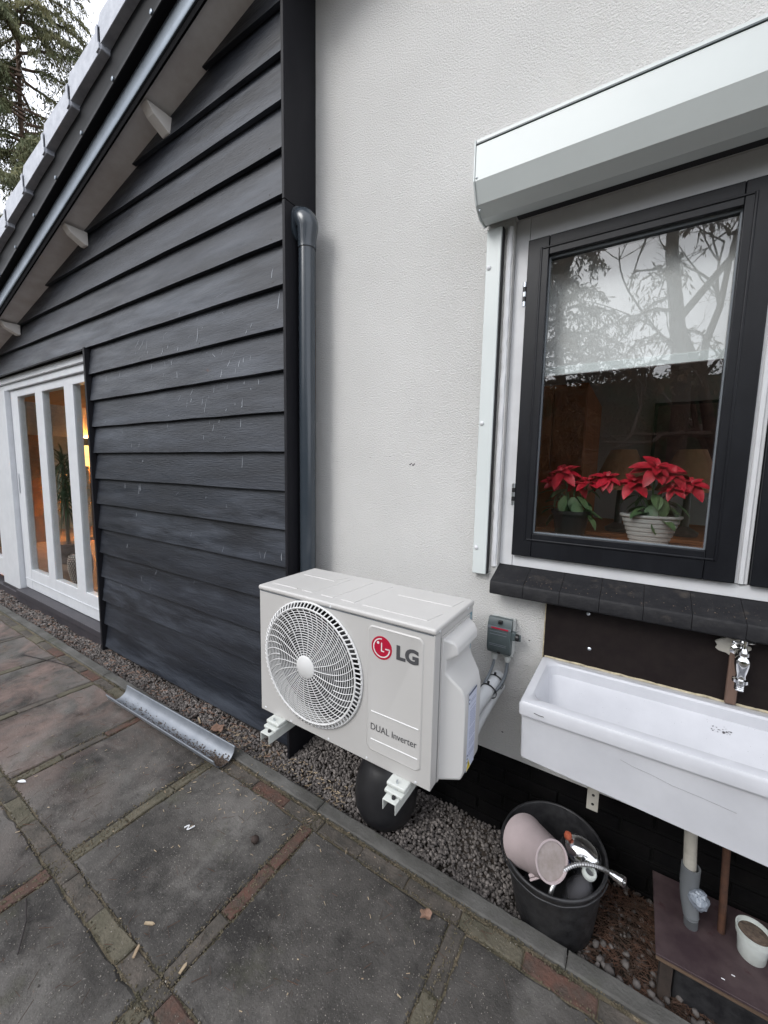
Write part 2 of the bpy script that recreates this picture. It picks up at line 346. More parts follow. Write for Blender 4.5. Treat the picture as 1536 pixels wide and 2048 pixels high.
# ============================================================ GROUND
g = MB(); g.quad((-70, -70, -.075), (70, -70, -.075), (70, 70, -.075), (-70, 70, -.075)); struct(g.build('ground', M['lawn'], smooth=0))
g = MB(); g.quad((-9, 1.22, -.066), (3.5, 1.22, -.066), (3.5, 1.75, -.066), (-9, 1.75, -.066)); struct(g.build('soil_bed', M['dirt'], smooth=0))
g = MB(); g.box(-9, 3.2, -4.2, 1.19, -.07, -.009); struct(g.build('joint_bed', M['joint'], smooth=0))
def wob(a): return random.uniform(-a, a)
def rough_block(mb, x0, x1, y0, y1, zt, th, j=.003, mi=0, nx=1, ny=1, tilt=.0015, edge=.004):
    # block with slightly irregular, chamfered outline
    xs = [x0+(x1-x0)*i/nx for i in range(nx+1)]; ys = [y0+(y1-y0)*i/ny for i in range(ny+1)]
    out = [(x, y0) for x in xs]+[(x1, y) for y in ys[1:]]+[(x, y1) for x in xs[::-1][1:]]+[(x0, y) for y in ys[::-1][1:-1]]
    out = [(x+wob(j), y+wob(j)) for x, y in out]; cx, cy = (x0+x1)/2, (y0+y1)/2
    tx, ty = wob(tilt), wob(tilt)
    def z(x, y): return zt+tx*(x-cx)/(x1-x0)*2+ty*(y-cy)/(y1-y0)*2
    n = len(out); inn = []
    for x, y in out:
        e = edge*random.uniform(.6, 1.6); inn.append((x+(e if x < cx else -e), y+(e if y < cy else -e)))
    vs = [(x, y, zt-th) for x, y in out]+[(x, y, z(x, y)-edge*.9) for x, y in out]+[(x, y, z(x, y)) for x, y in inn]
    fs = []
    for k in (0, 1):
        for i in range(n):
            q = (i+1) % n; fs.append((k*n+i, k*n+q, (k+1)*n+q, (k+1)*n+i))
    fs.append(tuple(2*n+i for i in range(n))); mb.add(vs, fs, mi)
PX = [-1.71+.662*k for k in range(-11, 7)]
def strip_x(k): return -1.71+.662*k
slab = MB(); br = MB()
YR = [(-.155, .452), (.513, 1.112), (-.82, -.215), (-1.49, -.885), (-2.16, -1.555), (-2.83, -2.225), (-3.5, -2.895)]
for i in range(len(PX)-1):
    for y0, y1 in YR:
        rough_block(slab, PX[i]+.030, PX[i+1]-.030, y0+.003, y1-.003, wob(.0015), .05, .0035, 0, 14, 14, .0015, .006)
slab_o = struct(slab.build('paving_slabs', M['slab'], smooth=30))
def pick():
    r = random.random(); return 0 if r < .14 else (1 if r < .62 else 2)
for x in PX:                                      # strips running away from the wall
    for y0, y1 in YR:
        n = 3; ys = [y0+(y1-y0)*i/n for i in range(n+1)]
        for i in range(n):
            mi = pick()
            if abs(x+1.048) < .02 and y0 > .4: mi = (1, 0, 0)[i]
            elif mi == 0 and random.random() < .7: mi = 1
            if abs(x+1.71) < .02 and y0 > .4: mi = 2
            rough_block(br, x-.0245, x+.0245, ys[i]+.003, ys[i+1]-.003, .001+wob(.002), .05, .002, mi, 1, 6, .002)
for a, (lo_, hi_) in enumerate([(.455, .510), (-.212, -.158), (-.882, -.823), (1.116, 1.170)]):
    x = -9.0
    while x < 2.8:
        L_ = .205
        mi = pick()
        if a == 0 and -1.15 < x < -.9: mi = 0
        if a == 0 and -2.4 < x < -1.2: mi = random.choice((1, 2, 2))
        if a == 3: mi = random.choice((1, 1, 1, 0, 2))
        rough_block(br, x+.002, x+L_-.002, lo_, hi_, wob(.0025)-.001, .05, .002, mi, 6, 2, .002); x += L_
struct(br.build('paving_bricks', [M['brick_red'], M['brick_grey'], M['brick_moss']], smooth=30))
kb = MB(); x = -9.07
while x < 3.2:
    rough_block(kb, x+.002, x+.998, 1.186, 1.243, .006+wob(.002), .10, .0015, 0, 24, 2, .002, .005); x += 1.0
struct(kb.build('kerb', M['kerb'], smooth=30))

# gravel -----------------------------------------------------------------
ico_v = []; t = (1+5**.5)/2
for a, b in ((-1, t), (1, t), (-1, -t), (1, -t)): ico_v += [(a, b, 0)]
for a, b in ((-1, t), (1, t), (-1, -t), (1, -t)): ico_v += [(0, a, b)]
for a, b in ((t, -1), (t, 1), (-t, -1), (-t, 1)): ico_v += [(a, 0, b)]
ico_v = np.array([(-1, t, 0), (1, t, 0), (-1, -t, 0), (1, -t, 0), (0, -1, t), (0, 1, t), (0, -1, -t), (0, 1, -t), (t, 0, -1), (t, 0, 1), (-t, 0, -1), (-t, 0, 1)])/math.hypot(1, t)
ico_f = np.array([(0, 11, 5), (0, 5, 1), (0, 1, 7), (0, 7, 10), (0, 10, 11), (1, 5, 9), (5, 11, 4), (11, 10, 2), (10, 7, 6), (7, 1, 8), (3, 9, 4), (3, 4, 2), (3, 2, 6), (3, 6, 8), (3, 8, 9), (4, 9, 5), (2, 4, 11), (6, 2, 10), (8, 6, 7), (9, 8, 1)])
def stones(P, S, tone, name, m, seed=1, flat=(.6, 1)):
    R = np.random.RandomState(seed); N = len(P)
    base = ico_v[None]*(1+R.uniform(-.28, .28, (N, 12, 1)))
    sc = np.stack([R.uniform(.75, 1.3, N), R.uniform(.75, 1.2, N), R.uniform(*flat, N)], 1)*S[:, None]
    v = base*sc[:, None, :]
    q = R.normal(size=(N, 4)); q[:, 1:3] *= .5; q /= np.linalg.norm(q, axis=1)[:, None]; w, x, y, z = q.T
    Rm = np.stack([1-2*(y*y+z*z), 2*(x*y-z*w), 2*(x*z+y*w), 2*(x*y+z*w), 1-2*(x*x+z*z), 2*(y*z-x*w), 2*(x*z-y*w), 2*(y*z+x*w), 1-2*(x*x+y*y)], 1).reshape(N, 3, 3)
    v = np.einsum('nij,nkj->nki', Rm, v)+P[:, None]
    f = (ico_f[None]+(np.arange(N)*12)[:, None, None]).reshape(-1, 3)
    me = bpy.data.meshes.new(name); me.vertices.add(N*12); me.vertices.foreach_set('co', v.ravel())
    me.loops.add(len(f)*3); me.loops.foreach_set('vertex_index', f.ravel().astype(np.int32))
    me.polygons.add(len(f)); me.polygons.foreach_set('loop_start', np.arange(0, len(f)*3, 3, dtype=np.int32))
    me.update(); me.validate()
    a = me.attributes.new('tone', 'FLOAT', 'FACE'); a.data.foreach_set('value', np.repeat(tone, 20).astype(np.float32))
    me.materials.append(m); o = bpy.data.objects.new(name, me); COL.objects.link(o); o['base'] = (0., 0., 0.); return o
def bedz(x, y): return -.048+.012*math.sin(x*5+y*9)+.008*math.sin(x*17)
pts = []; sz = []; tn = []
def fill(x0, x1, y0, y1, n, s0, s1):
    for _ in range(n):
        x = random.uniform(x0, x1); y = random.uniform(y0, y1)
        s = random.uniform(s0, s1); pts.append((x, y, bedz(x, y)+random.uniform(-.009, .006))); sz.append(s*.88); tn.append(random.random()**1.5)
fill(-2.0, -.02, 1.247, 1.60, 9500, .0055, .0105)
fill(-3.7, -2.0, 1.247, 1.45, 4500, .006, .010)
fill(-7.5, -3.7, 1.247, 1.45, 4500, .008, .014)
fill(-.02, .5, 1.247, 1.6, 450, .006, .012)
gr = stones(np.array(pts), np.array(sz), np.array(tn), 'gravel', M['gravel'], 3)
stuff(gr, 'loose grey brown gravel between the kerb and the walls', 'gravel')
pts = [(random.uniform(.0, .30), random.uniform(1.255, 1.36), -.03+random.uniform(-.004, .006)) for _ in range(34)]
pb = stones(np.array(pts), np.array([random.uniform(.009, .016) for _ in pts]), np.array([random.uniform(.0, .3) for _ in pts]), 'pebbles', M['gravel'], 5)
stuff(pb, 'rounder grey pebbles among pine litter by the board', 'pebbles')

def sticks(n, region, L0, L1, w, zf, m, name, seed, flat=False, amp=.3):
    R = random.Random(seed); mb = MB()
    for _ in range(n):
        x, y = region(R); a = R.uniform(0, pi); L_ = R.uniform(L0, L1); z = zf(x, y)+R.uniform(0, .004); tz = R.uniform(-amp, amp)*L_*.5
        dx, dy = math.cos(a)*L_/2, math.sin(a)*L_/2; ww = w*R.uniform(.6, 1.4); nx, ny = -math.sin(a)*ww, math.cos(a)*ww; h = ww*(.5 if flat else 1.2)
        p = [(x-dx, y-dy, z-tz), (x+dx, y+dy, z+tz)]
        vs = []
        for q in p: vs += [(q[0]-nx, q[1]-ny, q[2]), (q[0]+nx, q[1]+ny, q[2]), (q[0], q[1], q[2]+h*1.4+.0006)]
        mb.add(vs, [(0, 1, 4, 3), (1, 2, 5, 4), (2, 0, 3, 5), (0, 2, 1), (3, 4, 5)])
    return stuff(mb.build(name, m, smooth=0))
def gauss(cx, cy, sx, sy):
    return lambda R: (R.gauss(cx, sx), R.gauss(cy, sy))
def uni(x0, x1, y0, y1): return lambda R: (R.uniform(x0, x1), R.uniform(y0, y1))
zp = lambda x, y: .004
o = sticks(2600, uni(-.02, .42, 1.25, 1.57), .015, .05, .0006, lambda x, y: bedz(x, y)+.012, M['needle'], 'pine_needles', 21); tag(o, 'brown pine needle litter on the soil between bucket and board', 'needles')
o = sticks(700, uni(-7, -1.5, 1.25, 1.44), .01, .045, .0014, lambda x, y: bedz(x, y)+.008, M['leafbrown'], 'leaf_litter', 22); tag(o, 'brown leaf and needle litter over the gravel strip', 'litter')
def chipreg(R):
    while True:
        if R.random() < .5: x, y = R.gauss(-1.35, .28), R.gauss(1.08, .09)
        elif R.random() < .4: x, y = R.gauss(-1.7, .2), R.gauss(1.0, .2)
        else: x, y = R.uniform(-2.6, -.3), R.uniform(.3, 1.15)
        if y < 1.24: return x, y
o = sticks(190, chipreg, .004, .016, .0013, zp, M['chip'], 'wood_chips', 23, True, .05); tag(o, 'small pale wood chips scattered over the paving', 'wood chips')
o = sticks(200, uni(-2.0, -1.0, 1.25, 1.4), .008, .025, .0018, lambda x, y: bedz(x, y)+.010, M['chip'], 'wood_shavings', 24, True, .1); tag(o, 'pale wood shavings on the gravel under the cladding', 'wood chips')
o = sticks(500, uni(-3.5, .2, .2, 1.17), .01, .05, .0005, zp, M['needle'], 'fallen_needles', 25, False, .02); tag(o, 'thin brown needles fallen on the dark slabs', 'needles')
for i, (nm, pp, r) in enumerate([('twig', [(-1.48, .30, .006), (-1.57, .345, .008), (-1.66, .37, .006)], .0022),
                                 ('twig', [(-3.9, .98, .006), (-3.6, 1.06, .009), (-3.35, 1.12, .006)], .003)]):
    m_ = MB(); m_.tube(pp, r, 6); m_.tube([pp[1], (pp[1][0]+.03, pp[1][1]+.035, .012)], r*.6, 5)
    tag(m_.build(nm, M['twig']), ('thin dark twig on the near slab at the lower left', 'thin dark twig on the pinkish slabs near the patio door')[i], 'twig')
for nm, x, y, ang, L_, lab in (('wood_splinter', -1.231, .562, .5, .035, 'pale wood splinter lying alone on the middle slab near the moss strip'),
                               ('wood_splinter', -1.19, .50, 2.2, .035, 'pale wood splinter lying on the brick strip at the slab corner'),
                               ('wood_splinter', -1.03, .555, 1.8, .028, 'pale wood splinter beside the red brick strip near the bottom'),
                               ('wood_splinter', -2.09, 1.285, 2.75, .07, 'long pale wood splinter lying on the gravel behind the gutter piece')):
    m_ = MB(); T = Matrix.Translation((x, y, .004 if y < 1.2 else -.02)) @ Matrix.Rotation(ang, 4, 'Z'); m_.prism([(-L_/2, -.004, 0), (L_*.3, -.005, 0), (L_/2, 0, 0), (L_*.2, .004, 0), (-L_/2, .003, 0)], (0, 0, .004), T)
    tag(m_.build(nm, M['chip'], smooth=0), lab, 'wood splinter')
def dead_leaf(x, y, z, ang, s, lab):
    m_ = MB(); N = 14; vs = [(0, 0, .006)]
    for i in range(N):
        a = 2*pi*i/N; r = s*(.62+.38*abs(math.cos(a*2.5)))*(1+.15*math.sin(7*i)); vs.append((r*math.cos(a), r*.8*math.sin(a), .003+.012*abs(math.sin(a*1.5+1))))
    T = Matrix.Translation((x, y, z)) @ Matrix.Rotation(ang, 4, 'Z'); m_.add([T @ Vector(v) for v in vs], [(0, i+1, (i+1) % N+1) for i in range(N)])
    tag(m_.build('dead_leaf', M['leafbrown']), lab, 'leaf')
dead_leaf(-.488, 1.076, .004, .6, .024, 'brown dead leaf lying on the dark slab beside the brick row')
dead_leaf(-1.939, 1.303, -.03, 2.6, .045, 'curled brown leaf on the gravel between gutter piece and cladding')
m_ = MB(); P = [(-1.465+.028*t_, .82+.012*math.sin(t_*7)+.02*t_, .008) for t_ in np.linspace(0, 1, 12)]; m_.tube(P, .0026, 6)
tag(m_.build('plastic_curl', M['paper']), 'white curled plastic scrap on the middle slab', 'scrap')
m_ = MB(); m_.leaf((-2.34, .53, .006), (.8, .5, 0), (0, 0, 1), .04, .009, .3, .1); tag(m_.build('feather', M['paper']), 'small white feather on the left slab', 'feather')
m_ = MB(); m_.lathe([(0.001, 0), (.012, .004), (.016, .014), (.012, .026), (.004, .032)], Matrix.Translation((-1.177, .953, .004)) @ Matrix.Rotation(.9, 4, 'X'), 10)
tag(m_.build('pine_cone', M['cone']), 'small dark pine cone on the slab left of the red bricks', 'pine cone')

# ============================================================ WHITE HOUSE
WY = 1.59
house = thing('house', 'white roughcast house with a black plinth and dark casement window', 'house', (1.0, WY, 0))
m_ = MB(); WX0, WX1, WZ0, WZ1 = -.456, 1.75, 1.06, 2.43
ring_o = [(-1.44, .302), (4.5, .302), (4.5, 5.2), (-1.44, 5.2)]; ring_i = [(WX0, WZ0), (WX1, WZ0), (WX1, WZ1), (WX0, WZ1)]
for y, fl in ((WY, False), (WY+.30, True)):
    vs = [(a, y, b) for a, b in ring_o+ring_i]; fs = [(i, (i+1) % 4, (i+1) % 4+4, i+4) for i in range(4)]
    m_.add(vs, [f[::-1] if fl else f for f in fs])
for ring, fl in ((ring_o, False), (ring_i, True)):
    for i in range(4):
        a, b = ring[i], ring[(i+1) % 4]; q = [(a[0], WY, a[1]), (a[0], WY+.3, a[1]), (b[0], WY+.3, b[1]), (b[0], WY, b[1])]
        m_.add(q, [(0, 1, 2, 3) if not fl else (3, 2, 1, 0)])
m_.cur = 1
for x, z, r0 in ((-.872, 1.514, .004), (-.866, 1.519, .003), (-.857, 1.512, .0045), (-.85, 1.517, .003), (-1.093, 1.545, .002), (-.312, .826, .003), (-.397, .402, .0035), (-.98, 1.55, .002)):
    m_.lathe([(r0, 0), (r0*.6, .0012)], Matrix.Translation((x, WY-.0002, z)) @ Matrix.Rotation(pi/2, 4, 'X') @ Matrix.Diagonal((1.4, .8, 1, 1)), 7)
wall = m_.build('wall', [M['stucco'], M['stain']], house, smooth=0)
m_ = MB(); m_.box(-1.44, 4.5, WY+.31, 8, .3, 5.2) if False else None
m_.box(4.2, 4.5, WY+.305, 2.2, -.07, 5.2); m_.box(4.2, 4.5, 2.2, 8, -.07, .9); m_.box(4.2, 4.5, 2.2, 8, 2.6, 5.2); m_.box(-1.44, -1.2, WY+.305, 8, -.07, 5.2); m_.box(-1.2, 4.2, 7.7, 8, -.07, 5.2); m_.box(-1.5, 4.6, WY-.1, 8.1, 5.203, 5.4)
m_.build('rear_wall', M['stucco'], house, smooth=0)
m_ = MB(); m_.box(-1.44, 4.5, WY+.018, WY+.29, -.075, .299); m_.build('plinth_core', M['mortar'], house, smooth=0)
m_ = MB(); z = -.07; k = 0
while z < .28:
    x = -1.44-(.11 if k % 2 else 0)
    while x < 3:
        zz = min(z+.052, .300); a0 = max(x+.005, -1.44)
        m_.box(a0, x+.207, WY+.008+wob(.002), WY+.02, z+.003, zz-.003); x += .212
    z += .062; k += 1
m_.build('plinth', M['plinth'], house, bevel=.002)
# sill (black stone pieces)
m_ = MB(); x = -.457
while x < 2.0:
    e = .1265; j = wob(.0007)
    poly = [(x+.001, WY+.06, 1.122), (x+.001, 1.508+j, 1.066+j), (x+.001, 1.503+j, 1.058+j), (x+.001, 1.503+j, 1.020+j), (x+.001, 1.512, 1.014), (x+.001, WY+.06, 1.045)]
    m_.prism(poly, (e-.0009, 0, 0)); x += e
m_.build('sill', M['sill'], house, bevel=.0008)
# window -----------------------------------------------------------------
FY = 1.622
win = MB()
win.box(-.456, -.405, FY, FY+.09, 1.112, 2.43)            # left jamb
win.box(-.404, 1.75, FY+.001, FY+.09, 1.112, 1.157)        # bottom rail
win.box(-.404, 1.75, FY+.001, FY+.09, 2.345, 2.43)        # head
win.box(.281, .314, FY-.004, FY+.09, 1.158, 2.344); win.box(.982, 1.015, FY-.004, FY+.09, 1.158, 2.344)
win.box(.290, .304, FY-.009, FY-.005, 1.158, 2.344)
wino = win.build('window', M['whiteframe'], house, bevel=.003)
def sash(x0, x1, name='sash'):
    a = MB(); z0, z1 = 1.160, 2.341; y0 = 1.600; y1 = 1.66
    gx0, gx1, gz0, gz1 = x0+.074, x1-.078, z0+.094, z1-.066
    a.box(x0, gx0, y0, y1, z0, z1); a.box(gx1, x1, y0, y1, z0, z1)
    a.box(gx0+.0005, gx1-.0005, y0+.0005, y1, z0, gz0); a.box(gx0+.0005, gx1-.0005, y0+.0005, y1, gz1, z1)
    # raised moulding ring near the glass
    for q in ((gx0-.030, gx0-.022, gz0-.03, gz1+.03), (gx1+.022, gx1+.030, gz0-.03, gz1+.03)): a.box(q[0], q[1], y0-.003, y0+.002, q[2], q[3])
    a.box(gx0-.0215, gx1+.0215, y0-.003, y0+.002, gz0-.03, gz0-.022); a.box(gx0-.0215, gx1+.0215, y0-.003, y0+.002, gz1+.022, gz1+.03)
    s = a.build(name, M['sash'], wino, bevel=.003)
    b = MB(); e = .004
    b.box(gx0, gx0+e, y0+.018, y0+.03, gz0, gz1); b.box(gx1-e, gx1, y0+.018, y0+.03, gz0, gz1)
    b.box(gx0+e, gx1-e, y0+.018, y0+.03, gz0, gz0+e); b.box(gx0+e, gx1-e, y0+.018, y0+.03, gz1-e, gz1)
    b.build('sealant', M['cable'], wino)
    p = MB(); p.box(gx0+.0008, gx1-.0008, y0+.030, y0+.036, gz0+.0008, gz1-.0008); p.build('pane', M['glass'], wino, smooth=0)
sash(-.404, .280); sash(.316, .981); sash(1.016, 1.70)
for z in (2.11, 1.36):
    h = MB()
    for i in range(5):
        h.cur = i % 2; h.lathe([(.0065, 0), (.0065, .0165)], Matrix.Translation((-.409, 1.600, z+i*.0172)), 12)
    h.build('hinge', [M['zinc'], M['black']], wino)
# sealant bead by the left jamb and rough joint
m_ = MB(); P = [(-.470+wob(.0015), 1.592+wob(.002), z) for z in np.linspace(1.105, 2.40, 60)]; m_.tube(P, .012, 8); m_.build('sealant_bead', M['whiteframe'], house)
# panel under the sill
m_ = MB(); m_.box(-.255, 1.8, WY-.014, WY-.001, .60, 1.016); m_.build('panel', M['panel'], house, smooth=0)
m_ = MB(); m_.box(-.259, -.2555, WY-.013, WY-.001, .60, 1.015); m_.build('panel_edge', M['panel_edge'], house, smooth=0)
for x, z in ((-.112, .985), (-.10, .855), (.30, .93), (.72, .985)):
    s = MB(); s.lathe([(.0001, .0035), (.003, .0032), (.0055, .001), (.0065, 0)], Matrix.Translation((x, WY-.0155, z)) @ Matrix.Rotation(pi/2, 4, 'X'), 14); s.build('screw', M['zinc'], house)

# ------------------------------------------------------------ roller shutter
rs = thing('roller_shutter', 'white aluminium roller shutter box and guide rail around the dark window', 'roller shutter', (.3, WY, 2.5))
prof = [(WY-.002, 2.606), (1.42, 2.603), (1.42, 2.490), (1.452, 2.430), (1.498, 2.406), (1.545, 2.406), (1.548, 2.425), (WY-.002, 2.432)]
m_ = MB(); m_.prism([(-.553, y, z) for y, z in prof], (2.45, 0, 0)); cas = m_.build('casing', M['alu'], rs, smooth=0, bevel=.002)
m_ = MB(); m_.box(-.552, 1.89, 1.417, WY-.003, 2.6045, 2.609); m_.build('top_seam', M['isogrey'], cas, smooth=0)
m_ = MB(); m_.box(-.552, 1.89, 1.422, WY-.003, 2.6092, 2.622); m_.build('top_cover', M['alu'], rs, smooth=0)
m_ = MB(); m_.box(-.44, 1.80, 1.55, 1.585, 2.4045, 2.409) if False else m_.box(-.44, 1.80, 1.552, 1.584, 2.412, 2.424); m_.build('shutter_slot', M['dark'], rs, smooth=0)
pc = [(WY-.002, 2.625), (1.416, 2.618), (1.416, 2.488), (1.449, 2.426), (1.495, 2.401), (1.55, 2.401), (WY-.002, 2.43)]
for x in (-.558, 1.9):
    m_ = MB(); m_.prism([(x, y, z) for y, z in pc], (.005, 0, 0)); m_.build('end_cap', M['alu'], rs, smooth=0, bevel=.001)
for x0 in (-.549, 1.80):
    m_ = MB(); m_.box(x0, x0+.056, 1.558, WY-.001, 1.072, 2.398); gd = m_.build('guide_rail', M['alu'], rs, smooth=0, bevel=.003)
    m_ = MB(); m_.box(x0+.0565, x0+.0600, 1.567, WY-.001, 1.074, 2.398); m_.build('rail_brush', M['dark'], gd, smooth=0)
    for z in (1.18, 1.68, 2.26):
        m_ = MB(); m_.lathe([(.0085, 0), (.0080, .003), (.004, .0055), (.0001, .006)], Matrix.Translation((x0+.013, 1.5575, z)) @ Matrix.Rotation(pi/2, 4, 'X'), 14); m_.build('rivet', M['whiteframe'], gd)
for y, z in ((1.4185, 2.50), (1.452+.012, 2.418)):
    m_ = MB(); m_.lathe([(.004, 0), (.003, .002), (.0001, .003)], Matrix.Translation((-.547, y, z)) @ Matrix.Rotation(pi/2, 4, 'X'), 12); m_.build('screw', M['zinc'], rs)

# ============================================================ ROOM BEHIND THE WINDOW
rm = MB()
def room(x0, x1, y0, y1, z0, z1, mats, name):
    r = MB(); t = .04
    r.cur = 0; r.box(x0-t, x0, y0, y1, z0, z1); (r.box(x1, x1+t, y0, y0+.4, z0, z1), r.box(x1, x1+t, y0+.4, y1, z0, z0+.5)); r.box(x0, x1, y1, y1+t, z0, z1)
    r.cur = 1; r.box(x0, x1, y0, y1, z0-t, z0); r.cur = 2; r.box(x0, x1, y0, y1, z1, z1+t)
    return struct(r.build(name, mats, smooth=0))
room(-1.15, 3.4, WY+.305, 5.0, .3, 2.62, [M['roomwall'], M['woodfloor'], M['ceilwhite']], 'room_walls')
m_ = MB(); m_.box(-.455, 1.74, 1.72, WY+.40, 1.185, 1.215); tag(m_.build('inner_sill', M['orange'], bevel=.003), 'brown wooden shelf inside the window carrying the plants', 'window shelf')
bl = thing('roller_blind', 'pale grey roller blind half lowered behind the window glass', 'blind', (0, 1.71, 2.3))
m_ = MB(); m_.box(-.39, .27, 1.715, 1.717, 1.90, 2.42); m_.build('blind_cloth', M['blind'], bl, smooth=0)
m_ = MB(); m_.box(-.39, .27, 1.709, 1.722, 1.868, 1.902); m_.build('bottom_bar', M['blindbar'], bl, bevel=.003)
cb = thing('kitchen_cupboard', 'orange brown wooden cupboard wall inside at the left of the window', 'cupboard', (-1.0, 4, .3))
m_ = MB(); m_.box(-1.14, -.38, 3.6, 4.99, .31, 2.2); m_.build('carcass', M['orange'], cb, bevel=.004)
for i in range(3):
    m_ = MB(); m_.box(-1.12+.25*i, -.885+.25*i, 3.582, 3.599, 1.5, 2.15); m_.build('door', M['orange'], cb, bevel=.003)
tb = thing('dining_table', 'dark low table inside the room behind the poinsettias', 'table', (.3, 3.0, .3))
m_ = MB(); m_.box(-.5, 1.4, 2.5, 3.3, 1.12, 1.16); m_.build('tabletop', M['orange'], tb, bevel=.004)
for x, y in ((-.45, 2.55), (1.33, 2.55), (-.45, 3.2), (1.33, 3.2)):
    m_ = MB(); m_.box(x, x+.06, y, y+.06, .301, 1.119); m_.build('leg', M['orange'], tb)
def table_lamp(x, y, z, s, m, lab, group=None, top=.5):
    t = thing('table_lamp', lab, 'lamp', (x, y, z), group)
    a = MB(); a.lathe([(.06*s, 0), (.065*s, .02*s), (.02*s, .05*s), (.015*s, .28*s)], Matrix.Translation((x, y, z)), 16); a.build('lamp_base', M['vase'], t)
    a = MB(); a.lathe([(.15*s, .24*s), (.15*s*top, .46*s)], Matrix.Translation((x, y, z)), 28, None); a.build('lamp_shade', m, t)
table_lamp(-.075, 2.62, 1.162, 1.0, M['shade'], 'brown cone table lamp behind the glass left of the picture', top=.42)
m_ = None
table_lamp(.235, 2.66, 1.162, 1.0, M['shade'], 'brown cone table lamp behind the glass in front of the picture', top=.42)
pc_ = thing('picture', 'dark reddish framed picture on the inner room wall', 'picture', (.32, 4.99, 1.9))
m_ = MB(); m_.box(.1, .75, 4.965, 4.985, 1.55, 2.2); m_.build('picture_frame', M['sash'], pc_, bevel=.003)
m_ = MB(); m_.box(.13, .72, 4.960, 4.9645, 1.58, 2.17); m_.build('print', M['picture'], pc_, smooth=0)
rc = thing('cupboard', 'pale cabinet standing inside the room behind the ribbed pot', 'cupboard', (.2, 3.9, .3))
m_ = MB(); m_.box(-.02, .22, 3.4, 3.8, .31, 1.47); m_.build('cabinet', M['roomwall'], rc, bevel=.004)

def poinsettia(x, y, z0, flowers, leaves, potkind, lab, gz):
    t = thing('poinsettia', lab, 'plant', (x, y, z0))
    p = MB()
    if potkind == 'ribbed':
        pr_ = [(.052, 0), (.085, .105)]; v = []
        T = Matrix.Translation((x, y, z0)) @ Matrix.Diagonal((1.05, .6, 1, 1))
        prof = [(.058, 0)]; k = 6
        for i in range(k):
            a0 = .058+.034*i/k; prof += [(a0+.002, .006+.017*i), (a0+.004, .018+.017*i), (a0+.001, .0195+.017*i)]
        prof += [(.098, .112), (.098, .120), (.086, .120), (.08, .10), (.0001, .10)]
        p.lathe(prof, T, 32); pot = p.build('flower_pot', M['potrib'], t)
    else:
        p.lathe([(.052, 0), (.072, .105), (.076, .105), (.076, .118), (.068, .118), (.064, .1), (.0001, .1)], Matrix.Translation((x, y, z0)), 28); pot = p.build('flower_pot', M['black'], t)
    st = MB(); rd = MB(); gl = MB(); R = random.Random(hash(potkind) % 7+3 if False else (5 if potkind == 'ribbed' else 9))
    for fx, fy, fz, s in flowers:
        st.tube([(x+R.uniform(-.02, .02), y, z0+.10), (x+(fx-x)*.5, y, (z0+.1+fz)/2+.02), (fx, fy, fz)], .0035, 6)
        TL = Matrix.Rotation(R.uniform(.25, .75), 3, 'X') @ Matrix.Rotation(R.uniform(-.4, .4), 3, 'Y')
        for lay, (n, L_, el) in enumerate(((6, .076, -.1), (5, .056, .3), (4, .030, .75))):
            for i in range(n):
                a = 2*pi*(i+lay*.5)/n+R.uniform(-.25, .25); e = el+R.uniform(-.15, .2)
                d = (math.cos(a)*math.cos(e), math.sin(a)*math.cos(e), math.sin(e)); l2 = L_*s*R.uniform(.8, 1.2)
                rd.leaf(Vector((fx, fy, fz))+TL @ Vector((0, 0, .005*lay)), TL @ Vector(d), TL @ Vector((0, 0, 1)), l2, l2*.26, .35, R.uniform(.1, .6), 6)
    for i in range(leaves):
        a = R.uniform(0, 2*pi); h = R.uniform(.10, gz); rr = R.uniform(.02, .08); bx, by = x+rr*math.cos(a), y+rr*.5*math.sin(a)
        e = R.uniform(-.9, .2); gl.leaf((bx, by, z0+h), (math.cos(a)*math.cos(e), math.sin(a)*math.cos(e)*.6, math.sin(e)), (0, 0, 1), R.uniform(.05, .09), R.uniform(.016, .026), .25, .35, 5)
        st.tube([(x, y, z0+.09), (bx, by, z0+h)], .0018, 5)
    st.build('stem', M['green'], t); rd.build('bracts', M['bract'], t, smooth=60); gl.build('leaves', M['green'], t, smooth=60)
poinsettia(-.225, 1.83, 1.2165, [(-.262, 1.80, 1.490, 1.1), (-.16, 1.80, 1.452, .9), (-.100, 1.80, 1.468, .95), (-.210, 1.84, 1.455, .85), (-.30, 1.83, 1.45, .7)], 30, 'black', 'red poinsettia in a black pot behind the window, the left one', .21)
poinsettia(.055, 1.84, 1.2165, [(.055, 1.80, 1.512, 1.25), (.11, 1.82, 1.488, 1.0), (-.01, 1.82, 1.455, .95), (.17, 1.84, 1.455, .9), (.115, 1.80, 1.44, .7)], 30, 'ribbed', 'red poinsettia in a ribbed pale oval pot behind the window', .21)

